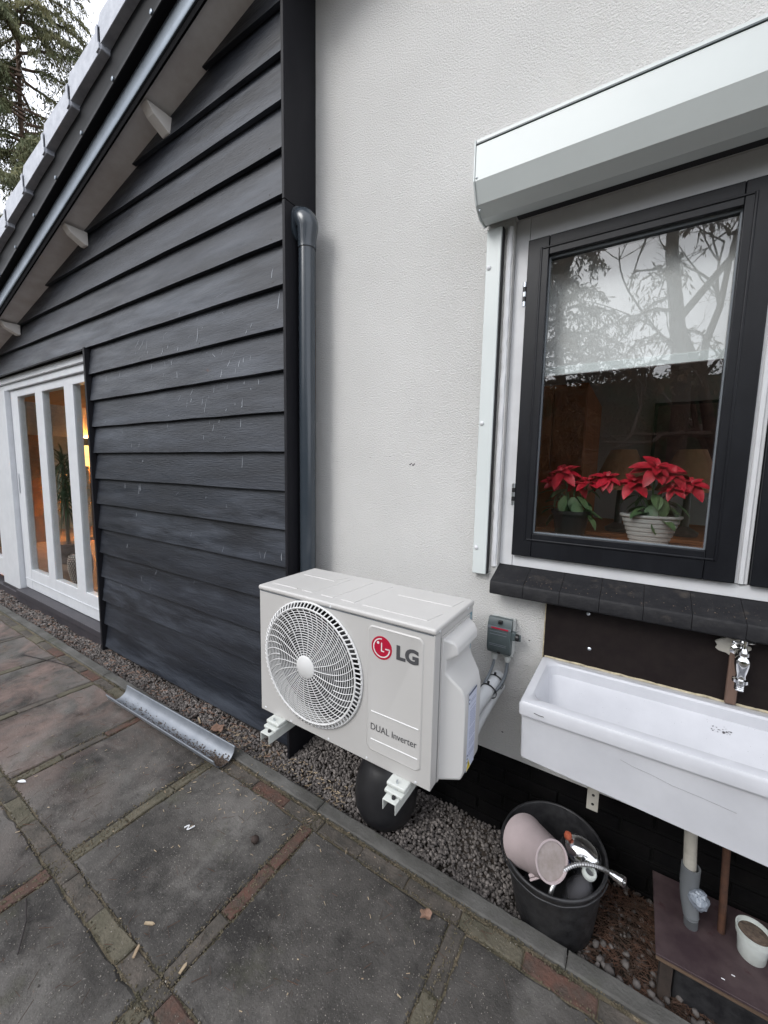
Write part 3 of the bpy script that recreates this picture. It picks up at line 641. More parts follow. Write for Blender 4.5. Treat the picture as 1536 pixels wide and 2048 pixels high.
# ============================================================ CLAD EXTENSION
SL = .267
def Lx(x): return 4.068+SL*x
ext = thing('house_extension', 'black weatherboarded gable extension with tiled roof and white patio door', 'house', (-4, 1.5, 0))
m_ = MB(); G = .195
for k in range(-2, 14):
    zb = .985-G*(5-k) if False else .008+G*(k-0)
    if k < 0: continue
def board(mb, x0, x1, zb, zt):
    n = max(2, int((x1-x0)/.25)); xs = [x0+(x1-x0)*i/n for i in range(n+1)]
    yb, yt = 1.397+wob(.001), 1.428; th = .024
    vs = []; wv = [wob(.0018) for _ in xs]
    for i, x in enumerate(xs):
        zt_ = min(zt, Lx(x)+.012); zb_ = zb+wv[i]
        zt_ = max(zt_, zb_+.004); f = (zt_-zb_)/(zt-zb)
        vs += [(x, yb, zb_), (x, yb+(yt-yb)*f, zt_), (x, yb+(yt-yb)*f+th, zt_), (x, yb+th, zb_)]
    fs = []
    for i in range(n):
        a = i*4; b = a+4
        fs += [(a, b, b+1, a+1), (a+3, a, a, a)][:1]+[(a+1, b+1, b+2, a+2), (a+2, b+2, b+3, a+3), (a+3, b+3, b, a)]
    fs += [(0, 1, 2, 3), (n*4+3, n*4+2, n*4+1, n*4)]; mb.add(vs, fs)
cl = MB()
for k in range(0, 19):
    zb = .008+G*k; zt = zb+G+.018
    if zb < 2.25: board(cl, -3.545, -1.457, zb, zt)
    else:
        x0 = max(-7.6, (zb-4.068)/SL+.02)
        if x0 < -1.5:
            if k == 12: board(cl, -7.6, -1.457, zb, zt)
            else: board(cl, x0, -1.457, zb, zt)
R = random.Random(17); cl.cur = 1
def face_y(z): u = ((z-.008) % G)/(G+.018); return 1.397+.031*u-.0008
for _ in range(130):
    if R.random() < .6: x = R.gauss(-2.15, .38); z = R.gauss(2.02, .20)
    else: x = R.uniform(-3.4, -1.5); z = R.uniform(.4, 2.3)
    if not -3.5 < x < -1.5 or R.random() < .2: continue
    L_ = R.uniform(.01, .05)*(1 if R.random() < .7 else 1.8); a = R.gauss(pi/2, .25) if R.random() < .75 else R.uniform(0, pi); w = R.uniform(.0006, .0026)
    z = max(z, .05); k_ = math.floor((z-.008)/G); z = min(z, .008+G*(k_+1)-L_-.012); z = max(z, .008+G*k_+.01)
    if z+L_ > .008+G*(k_+1)-.004: continue
    x1, z1 = x+L_*math.cos(a), z+abs(L_*math.sin(a)); zm = (z+z1)/2; xm = (x+x1)/2+R.gauss(0, .003)
    cl.add([(x-w, face_y(z), z), (x+w, face_y(z), z), (xm+w*1.3, face_y(zm), zm), (x1, face_y(z1), z1), (xm-w*.8, face_y(zm), zm)], [(0, 1, 2, 3, 4)])
cl.cur = 2
for k in range(0, 19):
    for x in (-3.4, -2.78, -2.15, -1.55, -4.4, -5.2):
        z = .008+G*k+.022+wob(.004); xx = x+wob(.01)
        if (z > 2.3 or xx > -3.5) and z < Lx(xx)-.05: cl.lathe([(.0030, 0), (.0024, .0012), (.0001, .0016)], Matrix.Translation((xx, face_y(z)+.0006, z)) @ Matrix.Rotation(pi/2, 4, 'X'), 8)
cl.build('cladding', [M['clad'], M['scratch'], M['nail']], ext, smooth=25, bevel=.0022)
m_ = MB(); m_.box(-3.54, -1.46, 1.4275, 1.434, -.03, .04); m_.box(-7.7, -1.46, 1.456, 1.55, 2.36, 2.6); m_.box(-3.52, -1.46, 1.456, 1.55, -.03, 2.3595)
m_.prism([(-7.0, 1.456, 2.601), (-1.46, 1.456, 2.601), (-1.46, 1.456, 3.70), (-5.4, 1.456, 2.64)], (0, .08, 0)); m_.build('wall_core', M['dark'], ext, smooth=0)
m_ = MB(); m_.box(-1.4565, -1.44, 1.382, WY-.001, -.062, 2.699); m_.box(-1.4565, -1.44, 1.382, WY-.001, 2.702, 4.0)
m_.build('corner_board', M['cladtrim'], ext, bevel=.002)
m_ = MB(); m_.box(-3.575, -3.548, 1.380, 1.47, -.02, 2.347); m_.build('edge_trim', M['cladtrim'], ext, bevel=.002)
# roof: everything swept along the slope
def sweep(name, prof, x0, x1, m, parent=None, smooth=0, bevel=0, n=1):
    a = MB(); a.prism([(x0, y, Lx(x0)+o) for y, o in prof], (x1-x0, 0, SL*(x1-x0))); return a.build(name, m, parent or ext, smooth=smooth, bevel=bevel)
RX0, RX1 = -8.2, -1.0
sweep('soffit', [(1.258, 0), (1.47, 0), (1.47, .02), (1.258, .02)], RX0, RX1, M['roofwhite'])
sweep('fascia_edge', [(1.2475, -.034), (1.257, -.034), (1.257, .003), (1.2475, .003)], RX0, RX1, M['void'])
fp = [(1.257, -.0), (1.246, -.018)]+[(1.2415+.0*i, -.014+.02*i) for i in range(0, 4)]+[(1.236, .06), (1.233, .085), (1.236, .112), (1.25, .124), (1.257, .124)]
fp = [(1.258, .0035), (1.2405, .0035), (1.2375, .008), (1.2365, .04), (1.2360, .08), (1.2365, .105), (1.242, .118), (1.258, .1205)]
sweep('fascia', fp, RX0, RX1, M['fascia'], smooth=50)
vp = [(1.258, .121), (1.228, .121), (1.2, .117), (1.196, .121), (1.199, .14), (1.208, .165), (1.217, .2), (1.222, .25), (1.222, .34), (1.258, .34)]
vt = sweep('verge_trim', vp, RX0, RX1, M['verge'], smooth=50)
sweep('roof', [(1.2585, .03), (6.5, .03), (6.5, .34), (1.2585, .34)], RX0, -1.45, M['tile'])
sweep('roof_edge', [(1.2585, .03), (WY-.002, .03), (WY-.002, .34), (1.2585, .34)], -1.449, RX1, M['tile'])
k = 0; x = -2.625-.398*13
while x < -1.2:
    a = MB(); xa, xb = x, x+.43
    def tz(xx, d): return Lx(xx)+d
    # tile: front lip face and top; lower end sits on the tile below
    pf = [(xa, 1.178, tz(xa, .352)), (xb, 1.178, tz(xb, .322)), (xb, 1.178, tz(xb, .44)), (xa+.03, 1.178, tz(xa+.03, .495)), (xa, 1.178, tz(xa, .455))]
    a.prism(pf, (0, .36 if k % 1 == 0 else .3, 0))
    ti = a.build('roof_tile', M['tile'], ext, bevel=.006)
    b = MB(); b.prism([(xa-.012, 1.170, tz(xa, .325)), (xa+.022, 1.170, tz(xa+.022, .328)), (xa+.022, 1.170, tz(xa+.022, .36)), (xa+.008, 1.170, tz(xa+.008, .36)), (xa+.010, 1.170, tz(xa+.01, .452)), (xa-.016, 1.170, tz(xa-.016, .452))], (0, .10, 0)); b.build('tile_hook', M['tile'], ti, bevel=.003)
    c = MB(); c.lathe([(.012, 0), (.011, .008), (.0001, .011)], Matrix.Translation((xa+.10, 1.199, tz(xa+.10, .14))) @ Matrix.Rotation(pi/2, 4, 'X'), 10); c.build('clip', M['fascia'], vt)
    x += .398; k += 1
for (x, L0) in ((-2.385, 0), (-3.485, 0), (-4.94, 0), (-6.3, 0)):
    a = MB(); w = .035
    a.prism([(x-w, 1.275, Lx(x-w)-.001), (x-w, 1.31, Lx(x)-.055), (x-w, 1.39, Lx(x)-.100), (x-w, 1.412, Lx(x)-.100), (x-w, 1.412, Lx(x-w)-.001)], (2*w, 0, 0)); a.build('purlin', M['purlin'], ext, smooth=0, bevel=.003)
# patio door -------------------------------------------------------------
dy = 1.5
d = MB()
d.box(-7.6, -3.549, 1.452, 1.60, 2.285, 2.345); d.box(-7.6, -3.549, 1.475, 1.60, 2.225, 2.284)
d.box(-6.20, -5.66, 1.452, 1.62, .075, 2.2245)
door = d.build('patio_door', M['doorwhite'], ext, bevel=.004)
d = MB()
for x0, x1 in ((-5.655, -5.46), (-4.975, -4.80), (-4.30, -4.12), (-3.68, -3.50)): d.box(x0, x1, dy, dy+.06, .104, 2.22)
d.box(-5.459, -3.50, dy+.001, dy+.06, 2.15, 2.222); d.box(-5.459, -3.50, dy+.001, dy+.06, .104, .325)
d.build('door_frame', M['doorwhite'], door, bevel=.004)
d = MB(); d.box(-5.64, -3.52, dy-.006, dy-.001, .205, .215); d.build('weather_bar', M['doorwhite'], door, bevel=.001)
for x0, x1 in ((-5.459, -4.976), (-4.799, -4.301), (-4.119, -3.681)):
    d = MB(); d.box(x0, x1, dy+.010, dy+.016, .326, 2.149); d.build('pane', M['glassdoor'], door, smooth=0)
d = MB(); d.box(-7.6, -6.205, dy+.03, dy+.036, .326, 2.149); d.build('pane', M['glassdoor'], door, smooth=0)
d = MB(); d.box(-7.6, -6.205, dy, dy+.06, .1, .325); d.build('side_rail', M['doorwhite'], door, bevel=.004)
d = MB(); d.box(-5.60, -5.575, dy-.006, dy-.0005, 1.15, 1.36); d.build('handle', M['zinc'], door, bevel=.002)
d = MB(); d.box(-5.63, -3.578, 1.405, 1.60, .045, .1); d.build('threshold', M['slate'], ext, bevel=.004)
d = MB(); d.box(-7.6, -3.578, 1.43, 1.60, -.07, .044); d.box(-6.25, -5.64, 1.448, 1.61, .045, .0745); d.build('foundation', M['slate'], ext, bevel=.003)
d = MB(); d.box(-10.3, -7.61, 1.46, 1.6, -.07, 2.7); d.box(-10.3, -10.1, 1.6, 6.4, -.07, 2.5); d.box(-10.3, -1.45, 6.2, 6.4, -.07, .5); d.build('rear_wall', M['clad'], ext, smooth=0)
# room behind the patio door
r_ = MB(); r_.cur = 0; r_.box(-10.05, -10.0, 1.62, 6.1, .1, 2.3); r_.cur = 1; r_.box(-10.0, -1.6, 6.0, 6.1, .1, .5); r_.box(-3.5, -3.45, 1.62, 6.0, .1, 2.3)
r_.cur = 2; r_.box(-10.0, -1.6, 1.62, 6.0, .05, .1); r_.cur = 3; r_.box(-10.0, -1.6, 1.62, 6.0, 2.27, 2.32)
struct(r_.build('living_room_walls', [M['roomgreen'], M['roomwall'], M['woodfloor'], M['ceil']], smooth=0))
m_ = MB(); m_.box(-9.9, -8.6, 1.63, 2.72, .101, 2.2); tag(m_.build('brick_chimney_breast', M['brickroom'], smooth=0), 'brown brick chimney breast inside at the left pane', 'chimney breast')
yt = thing('yucca', 'dark spiky yucca plant standing inside behind the patio door', 'plant', (-6.55, 2.22, .1))
m_ = MB(); m_.tube([(-6.55, 2.22, .35), (-6.53, 2.2, .8), (-6.55, 2.22, 1.45)], .025, 8); m_.build('trunk', M['bark'], yt)
m_ = MB(); m_.lathe([(.10, 0), (.15, .28), (.135, .28), (.0001, .25)], Matrix.Translation((-6.55, 2.22, .101)), 20); m_.build('pot', M['vase'], yt)
m_ = MB(); R = random.Random(4)
for hz in (.95, 1.15, 1.35, 1.5):
    for i in range(42):
        a = R.uniform(0, 2*pi); e = R.uniform(-.7, 1.1); m_.leaf((-6.55, 2.22, hz+R.uniform(-.08, .05)), (math.cos(a)*math.cos(e), math.sin(a)*math.cos(e)*.8, math.sin(e)), (0, 0, 1), R.uniform(.28, .46), .011, .2, R.uniform(.2, .8), 5)
m_.build('leaves', M['yucca'], yt, smooth=60)
vz = thing('vase', 'tall brown dotted ceramic vase on the floor behind the patio door', 'vase', (-5.2, 1.86, .1))
vpf = [(.07, 0), (.095, .08), (.115, .2), (.118, .28), (.105, .35), (.075, .385), (.07, .385), (.09, .34), (.09, .05), (.0001, .04)]
m_ = MB(); m_.lathe(vpf, Matrix.Translation((-5.2, 1.86, .101)), 32); m_.build('vase_body', M['vase'], vz)
m_ = MB()
for iz in range(15):
    z = .03+iz*.023
    for (r0, h0), (r1, h1) in zip(vpf[:5], vpf[1:6]):
        if h0 <= z <= h1: r = r0+(r1-r0)*(z-h0)/(h1-h0)
    for j in range(26):
        a = 2*pi*(j+.5*(iz % 2))/26; m_.lathe([(.0065, 0), (.005, .003), (.0001, .004)], Matrix.Translation((-5.2+r*math.cos(a), 1.86+r*math.sin(a), .101+z)) @ Matrix.Rotation(a, 4, 'Z') @ Matrix.Rotation(pi/2, 4, 'Y'), 6)
m_.build('dots', M['vasedot'], vz)
lt = thing('floor_lamp', 'glowing orange lampshade inside behind the right pane of the patio door', 'lamp', (-8.3, 3.2, .1))
m_ = MB(); m_.tube([(-8.3, 3.2, .1), (-8.3, 3.2, 1.5)], .012, 8); m_.lathe([(.14, 0), (.14, .02)], Matrix.Translation((-8.3, 3.2, .101)), 20); m_.build('stand', M['vase'], lt)
pl_ = bpy.data.lights.new('lamp_bulb', 'POINT'); pl_.energy = 75; pl_.color = (1, .62, .30); pl_.shadow_soft_size = .05; plo = bpy.data.objects.new('lamp_bulb', pl_); COL.objects.link(plo); plo.parent = lt; plo.location = (0, 0, 1.52)
m_ = MB(); m_.lathe([(.17, 1.42), (.16, 1.62), (.10, 1.78)], Matrix.Translation((-8.3, 3.2, 0)), 24, None); m_.build('lamp_shade', M['shade_lit'], lt)

# ------------------------------------------------------------ downpipe
dp = thing('downpipe', 'dark grey plastic downpipe with a rounded shoe at its top', 'downpipe', (-1.398, 1.478, 0))
PR = .040
def rrsec(cx, cy, hx, hy, r, n=5):
    return [(cx+a, cy+b) for a, b in rrect(-hx, hx, -hy, hy, r, n)]
m_ = MB(); m_.lathe([(PR, .30), (PR, 2.53)], Matrix.Translation((-1.398, 1.482, 0)), 28); m_.build('pipe', M['pvcgrey'], dp)
m_ = MB()   # elbow: sleeve, then bends back into the corner board
secs = []
for i in range(11):
    t = i/10; a = t*pi*.5
    # centre path: up from (x=-1.398) z 2.60, curve towards -x
    secs.append((Vector((-1.398-.052*(1-math.cos(a)), 1.478, 2.60+.055*math.sin(a))), a))
n = 28; vs = []; fs = []
rings = [(Vector((-1.398, 1.482, 2.515)), 0, 1.08), (Vector((-1.398, 1.482, 2.55)), 0, 1.08)]+[(c+Vector((.010*math.cos(a), 0, 0)), a, 1.20+.12*math.sin(2*a)) for c, a in secs]
for c, a, s in rings:
    ux = Vector((math.cos(a), 0, math.sin(a)))
    for j in range(n):
        q = 2*pi*j/n; vs.append(c+ux*PR*s*math.cos(q)+Vector((0, 1, 0))*PR*s*math.sin(q))
for i in range(len(rings)-1):
    for j in range(n): fs.append((i*n+j, i*n+(j+1) % n, (i+1)*n+(j+1) % n, (i+1)*n+j))
fs += [tuple(range(n))[::-1], tuple((len(rings)-1)*n+j for j in range(n))]; m_.add(vs, fs); m_.build('elbow', M['pvcgrey'], dp, smooth=60)
m_ = MB(); pp = rrect(-.052, .052, -.085, .075, .05, 8); m_.prism([(-1.4395, 1.474+a, 2.63+b) for a, b in pp], (.010, 0, 0)); m_.build('back_plate', M['pvcgrey'], dp, bevel=.003)
m_ = MB(); m_.lathe([(PR*1.02, 2.512), (PR*1.02, 2.5148)], Matrix.Translation((-1.398, 1.482, 0)), 28); m_.build('seam', M['black'], dp)

# ============================================================ AIR CONDITIONER
AX0, AX1, AY0, AY1, AZ0, AZ1 = -1.240, -.470, 1.039, 1.362, .498, 1.004
ac = thing('air_conditioner', 'white outdoor air conditioner unit with round fan grille on wall brackets', 'air conditioner', (-.855, 1.2, AZ0))
FC = (-.966, .771); FR = .231
m_ = MB(); N = 96; circ = []; rect = []
# perimeter points matched by angle, corners included
def rect_pt(a):
    dx, dz = math.cos(a), math.sin(a); ts = []
    if dx > 1e-9: ts.append((AX1-FC[0])/dx)
    if dx < -1e-9: ts.append((AX0-FC[0])/dx)
    if dz > 1e-9: ts.append((AZ1-FC[1])/dz)
    if dz < -1e-9: ts.append((AZ0-FC[1])/dz)
    t_ = min(ts); return (FC[0]+dx*t_, FC[1]+dz*t_)
angs = sorted([2*pi*i/N-pi for i in range(N)]+[math.atan2(z-FC[1], x-FC[0]) for x in (AX0, AX1) for z in (AZ0, AZ1)])
ci = [(FC[0]+FR*math.cos(a), FC[1]+FR*math.sin(a)) for a in angs]; re = [rect_pt(a) for a in angs]; K = len(angs)
vs = [(x, AY0, z) for x, z in ci]+[(x, AY0, z) for x, z in re]+[(x, AY1, z) for x, z in re]+[(x, AY0+.05, z) for x, z in ci]
fs = []
for i in range(K):
    j = (i+1) % K; fs += [(i, j, K+j, K+i), (K+i, K+j, 2*K+j, 2*K+i), (i, 3*K+i, 3*K+j, j)]
fs.append(tuple(2*K+i for i in range(K))); m_.add(vs, fs); m_.build('casing', M['acbody'], ac, smooth=30, bevel=.005, bseg=3)
# lid
m_ = MB(); m_.box(AX0-.005, AX1+.005, AY0-.005, AY1+.004, AZ1+.001, AZ1+.021); lid = m_.build('lid', M['acbody'], ac, bevel=.008, bseg=4)
def ridge(path, w=.0035, h=.0025):
    a = MB(); zt = AZ1+.0205
    for (x0, y0), (x1, y1) in zip(path, path[1:]):
        d_ = Vector((x1-x0, y1-y0, 0)); L_ = d_.length; d_ /= L_; s_ = Vector((-d_.y, d_.x, 0))*w
        p0 = Vector((x0, y0, zt))-d_*w*.5; p1 = Vector((x1, y1, zt))+d_*w*.5; u = Vector((0, 0, h))
        a.add([p0-s_, p0+s_, p1+s_, p1-s_, p0-s_*.3+u, p0+s_*.3+u, p1+s_*.3+u, p1-s_*.3+u], [(0, 3, 7, 4), (1, 5, 6, 2), (4, 7, 6, 5), (0, 4, 5, 1), (3, 2, 6, 7)])
    a.build('rib', M['acbody'], lid, smooth=0)
ridge([(-1.21, 1.085), (-1.08, 1.085)]); ridge([(-1.20, 1.25), (-1.03, 1.25)]); ridge([(-1.05, 1.085), (-1.0, 1.085), (-.985, 1.32)]); ridge([(-1.03, 1.25), (-1.01, 1.33)])
ridge([(-.955, 1.085), (-.90, 1.085), (-.885, 1.32)]); ridge([(-.86, 1.085), (-.805, 1.085), (-.79, 1.32)])
ridge([(-.765, 1.085), (-.52, 1.085), (-.505, 1.16)]); ridge([(-.72, 1.25), (-.505, 1.25), (-.495, 1.33)])
m_ = MB(); m_.box(AX0+.004, AX1-.004, AY0-.0010, AY0+.002, AZ1-.0025, AZ1+.0008); m_.build('seam', M['cable'], ac, smooth=0)
m_ = MB(); m_.box(AX1-.003, AX1+.0012, AY0+.004, AY0+.040, AZ0+.003, AZ1-.003); m_.build('corner_panel', M['acbody'], ac, bevel=.001)
m_ = MB(); m_.box(AX1-.001, AX1+.0008, AY0+.041, AY0+.0425, AZ0+.003, AZ1-.003); m_.build('side_seam', M['cable'], ac, smooth=0)
# fan cavity, blades
m_ = MB(); m_.lathe([(FR-.001, -.051), (FR-.001, -.20), (.0001, -.20)], Matrix.Translation((FC[0], AY0, FC[1])) @ Matrix.Rotation(pi/2, 4, 'X'), 48, None); m_.build('fan_duct', M['dark'], ac)
m_ = MB()
for b in range(3):
    vs = []; fs = []; nr, na = 6, 8
    for i in range(nr+1):
        r = .05+.165*i/nr
        for j in range(na+1):
            t = j/na; a = b*2*pi/3+t*(1.35-.3*i/nr)+.5*(i/nr)**2; vs.append((FC[0]+r*math.cos(a), AY0+.08+.05*t, FC[1]+r*math.sin(a)))
    for i in range(nr):
        for j in range(na): q = i*(na+1)+j; fs.append((q, q+1, q+na+2, q+na+1))
    m_.add(vs, fs)
m_.lathe([(.055, -.07), (.05, -.06), (.0001, -.055)], Matrix.Translation((FC[0], AY0, FC[1])) @ Matrix.Rotation(pi/2, 4, 'X'), 24)
m_.build('fan', M['fan'], ac)
# grille
gm = MB(); TF = Matrix.Translation((FC[0], AY0, FC[1])) @ Matrix.Rotation(pi/2, 4, 'X')     # local z points towards -y
def dome(r): return .016+.014*(1-(r/FR)**2)
def ringtube(r, h, rr, n=72, k=5):
    prof = [(r+rr*math.cos(2*pi*i/k), h+rr*math.sin(2*pi*i/k)) for i in range(k)]; gm.lathe(prof[::-1], TF, n, True)
nR = 19
for i in range(nR): 
    r = .05+(.212-.05)*i/(nR-1); ringtube(r, dome(r)-.002, .00155)
ringtube(.216, dome(.216), .0030, 96, 8); ringtube(.2345, .004, .0042, 96, 8)
for i in range(84):                               # slotted outer rim
    a = 2*pi*i/84; ca, sa = math.cos(a), math.sin(a); a2 = a+.03
    p = [TF @ Vector((r*math.cos(q), r*math.sin(q), h)) for r, q, h in ((.2335, a, .004), (.2345, a, .010), (.217, a2, dome(.217)))]
    gm.tube(p, .0027, 5)
for i in range(22):                               # swirling spokes, forked outside
    a0 = 2*pi*i/22
    pts_ = []
    for j in range(11):
        r = .042+(.216-.042)*j/10; t = (r-.042)/.174; a = a0+.06*t+.20*t**3; pts_.append(TF @ Vector((r*math.cos(a), r*math.sin(a), dome(r))))
    gm.tube(pts_, .0015, 5)
    pts_ = []
    for j in range(7):
        r = .135+(.216-.135)*j/6; t = (r-.042)/.174; a = a0+pi/22+.06*t+.20*t**3; pts_.append(TF @ Vector((r*math.cos(a), r*math.sin(a), dome(r))))
    gm.tube(pts_, .0014, 5)
gm.build('grille', M['acwhite'], ac, smooth=60)
gm = MB(); gm.lathe([(.043, dome(.04)-.004), (.043, dome(.04)+.001), (.039, dome(.04)+.004), (.0001, dome(.04)+.005)], TF, 40); gm.build('hub', M['acwhite'], ac)
# raised brand panel
PX0, PX1, PZ0, PZ1 = -.712, -.504, .545, .986
o_ = rrect(PX0, PX1, PZ0, PZ1, .022, 6); i_ = rrect(PX0+.004, PX1-.004, PZ0+.004, PZ1-.004, .018, 6); i2 = rrect(PX0+.008, PX1-.008, PZ0+.008, PZ1-.008, .015, 6)
n = len(o_); vs = [(x, AY0-.0002, z) for x, z in o_]+[(x, AY0-.0032, z) for x, z in i_]+[(x, AY0-.0022, z) for x, z in i2]
fs = [(k*n+i, k*n+(i+1) % n, (k+1)*n+(i+1) % n, (k+1)*n+i) for k in (0, 1) for i in range(n)]+[tuple(2*n+i for i in range(n))]
m_ = MB(); m_.add([v for v in vs], [f[::-1] for f in fs]); bp_ = m_.build('front_panel', M['acbody'], ac, smooth=50)
for z in (.688, .588):
    m_ = MB(); m_.tube([(-.693, AY0-.0022, z), (-.515, AY0-.0022, z)], .0022, 8); m_.build('rib', M['acwhite'], bp_)
LY = AY0-.0026
m_ = MB(); m_.lathe([(.039, 0), (.039, .001)], Matrix.Translation((-.656, LY+.0004, .918)) @ Matrix.Rotation(pi/2, 4, 'X'), 48); lg = m_.build('logo', M['logo_red'], bp_)
m_ = MB(); cx, cz = -.656, .918
def band(c, r0, r1, a0, a1, n=36, y=LY-.0010):
    vs = [(c[0]+r*math.cos(a0+(a1-a0)*i/n), y, c[1]+r*math.sin(a0+(a1-a0)*i/n)) for i in range(n+1) for r in (r0, r1)]
    m_.add(vs, [(2*i, 2*i+1, 2*i+3, 2*i+2)[::-1] for i in range(n)])
band((cx, cz), .0285, .0325, math.radians(88), math.radians(360))
def flat(x0, x1, z0, z1, y=LY-.0010): m_.add([(x0, y, z0), (x1, y, z0), (x1, y, z1), (x0, y, z1)], [(0, 1, 2, 3)])
flat(cx+.0145, cx+.0325, cz-.002, cz+.002); flat(cx-.002, cx+.002, cz-.012, cz+.018); flat(cx+.002, cx+.0105, cz-.012, cz-.008)
band((cx-.0135, cz+.0155), 0.0001, .0048, 0, 2*pi, 16)
m_.build('logo_face', M['acwhite'], lg, smooth=0)
def onface(x0, x1, z0, z1, y=LY): return lambda u, w_, d_: Vector((x0+(x1-x0)*u, y-.0006-max(0, d_)*.5, z0+(z1-z0)*w_))
text('lettering', 'LG', .06, onface(-.600, -.521, .895, .944), M['logo_grey'], bp_, offset=.0028)
text('lettering', 'DUAL Inverter', .02, onface(-.693, -.519, .6235, .6465), M['logo_grey'], bp_, offset=0)
def screw(x, y, z, rot, parent, r=.0042, m=None):
    a = MB(); a.lathe([(r, 0), (r*.85, r*.4), (.0001, r*.55)], Matrix.Translation((x, y, z)) @ rot, 12); a.build('screw', m or M['whiteframe'], parent)
RXm = Matrix.Rotation(pi/2, 4, 'X'); RYm = Matrix.Rotation(pi/2, 4, 'Y')
for x, z in ((-1.215, .512), (-1.07, .505), (-.88, .508), (-.71, .508), (-.52, .506), (-.87, 1.012)): screw(x, AY0-.005 if z > .6 else AY0, z, RXm, ac)
for y, z in ((1.06, 1.012), (1.30, 1.012), (1.34, .80)): screw(AX1+(.005 if z > 1 else 0), y, z, RYm, ac)
# side cover
m_ = MB(); prof = [(0, .978), (.030, .968), (.046, .950), (.048, .925), (.016, .905), (.014, .868), (.028, .850), (.060, .815), (.071, .785), (.073, .74), (.073, .53), (.066, .508), (0, .502)]
A = []; B = []
for dx, z in prof:
    f = dx/.073; A.append((AX1+dx, 1.088+.036*f, z)); B.append((AX1+dx, 1.318-.050*f, z))
n = len(prof); tri = tessellate_polygon([[Vector((a[0], 0, a[2])) for a in A]])
fs = [(i, i+1, n+i+1, n+i) for i in range(n-1)]+[(n-1, 0, n, 2*n-1)]
for t_ in tri:
    t_ = tuple(t_); p0, p1, p2 = [Vector(A[i]) for i in t_]; nn = (p1-p0).cross(p2-p0)
    if nn.y > 0: t_ = t_[::-1]
    fs += [t_, tuple(i+n for i in t_[::-1])]
m_.add(A+B, fs); sc = m_.build('side_cover', M['accover'], ac, smooth=45, bevel=.009, bseg=3)
m_ = MB(); m_.box(AX1+.0002, AX1+.004, 1.082, 1.325, .500, .985); m_.build('cover_flange', M['acbody'], ac, bevel=.001)
lx = AX1+.0738
m_ = MB(); m_.box(lx-.0005, lx+.0003, 1.150, 1.222, .52, .790); lb = m_.build('label', M['label'], sc, smooth=0)
m_ = MB(); R = random.Random(2)
for i in range(34):
    z = .772-i*.0062
    if R.random() < .88:
        y = 1.165+R.uniform(0, .003)
        while y < 1.214:
            e = min(1.216, y+R.uniform(.004, .014)); m_.box(lx+.0003, lx+.0006, y, e, z-.0009, z+.0009); y = e+.002
m_.build('small_print', M['label_ink'], lb, smooth=0)
m_ = MB(); m_.box(lx+.0003, lx+.0007, 1.150, 1.222, .783, .790)
for z in (.765, .752, .572, .56, .548): m_.box(lx+.0003, lx+.0006, 1.1535, 1.160, z, z+.006)
m_.build('label_header', M['label_dark'], lb, smooth=0)
m_ = MB(); m_.prism([(lx+.0003, 1.152, .522), (lx+.0003, 1.186, .522), (lx+.0003, 1.169, .555)], (.0003, 0, 0)); m_.build('warning_triangle', M['yellow'], lb, smooth=0)
m_ = MB(); m_.prism([(lx+.0007, 1.1675, .546), (lx+.0007, 1.1665, .538), (lx+.0007, 1.1695, .538), (lx+.0007, 1.167, .527), (lx+.0007, 1.172, .540), (lx+.0007, 1.1695, .540), (lx+.0007, 1.1705, .546)], (.0003, 0, 0)); m_.build('warning_bolt', M['black'], lb, smooth=0)
m_ = MB(); m_.box(AX1+.0002, AX1+.0009, 1.295, 1.352, .845, .945); m_.box(AX1+.0002, AX1+.0009, 1.298, 1.352, .955, .985); m_.build('rating_plate', M['label_blue'], ac, smooth=0)
# feet of the unit
for x in (-1.135, -.572):
    m_ = MB(); m_.box(x-.034, x+.034, 1.000, 1.09, AZ0-.014, AZ0-.0005); m_.build('foot', M['bracket'], ac, bevel=.004)

for x, lab in ((-1.135, 'white steel wall bracket carrying the fan side of the air conditioner'), (-.572, 'white steel wall bracket carrying the unit near the black urn')):
    bk = thing('wall_bracket', lab, 'bracket', (x, 1.585, .44), 'brackets under the air conditioner')
    m_ = MB(); z1 = AZ0-.0155-.012; y0 = .962; h = .036; w = .024; t_ = .003
    m_.box(x-w, x+w, y0, WY-.004, z1-t_, z1); m_.box(x-w, x-w+t_, y0, WY-.004, z1-h, z1-t_-.0001); m_.box(x+w-t_, x+w, y0, WY-.004, z1-h, z1-t_-.0001)
    m_.build('arm', M['bracket'], bk, bevel=.0012)
    m_ = MB(); m_.box(x-.02, x+.02, WY-.0035, WY-.0005 if x < 0 else WY, .32, .50); m_.build('wall_plate', M['bracket'], bk, bevel=.001)
    m_ = MB(); m_.box(x-.033, x+.033, .986, 1.055, z1+.0005, z1+.0115); m_.build('rubber_pad', M['bracket'], bk, bevel=.003)
    m_ = MB(); T = Matrix.Translation((x, 1.012, AZ0-.014)); m_.lathe([(.011, 0), (.011, .003), (.008, .003), (.008, .011), (.004, .011), (.004, .024), (.0001, .025)], T, 6)
    m_.lathe([(.013, .0005), (.013, .0025)], T, 16); m_.build('bolt', M['zinc'], bk, smooth=0)
    m_ = MB(); m_.lathe([(.0065, 0), (.0065, .012)], Matrix.Translation((x+.006, .981, z1-.005)), 10); m_.build('slot', M['dark'], bk)

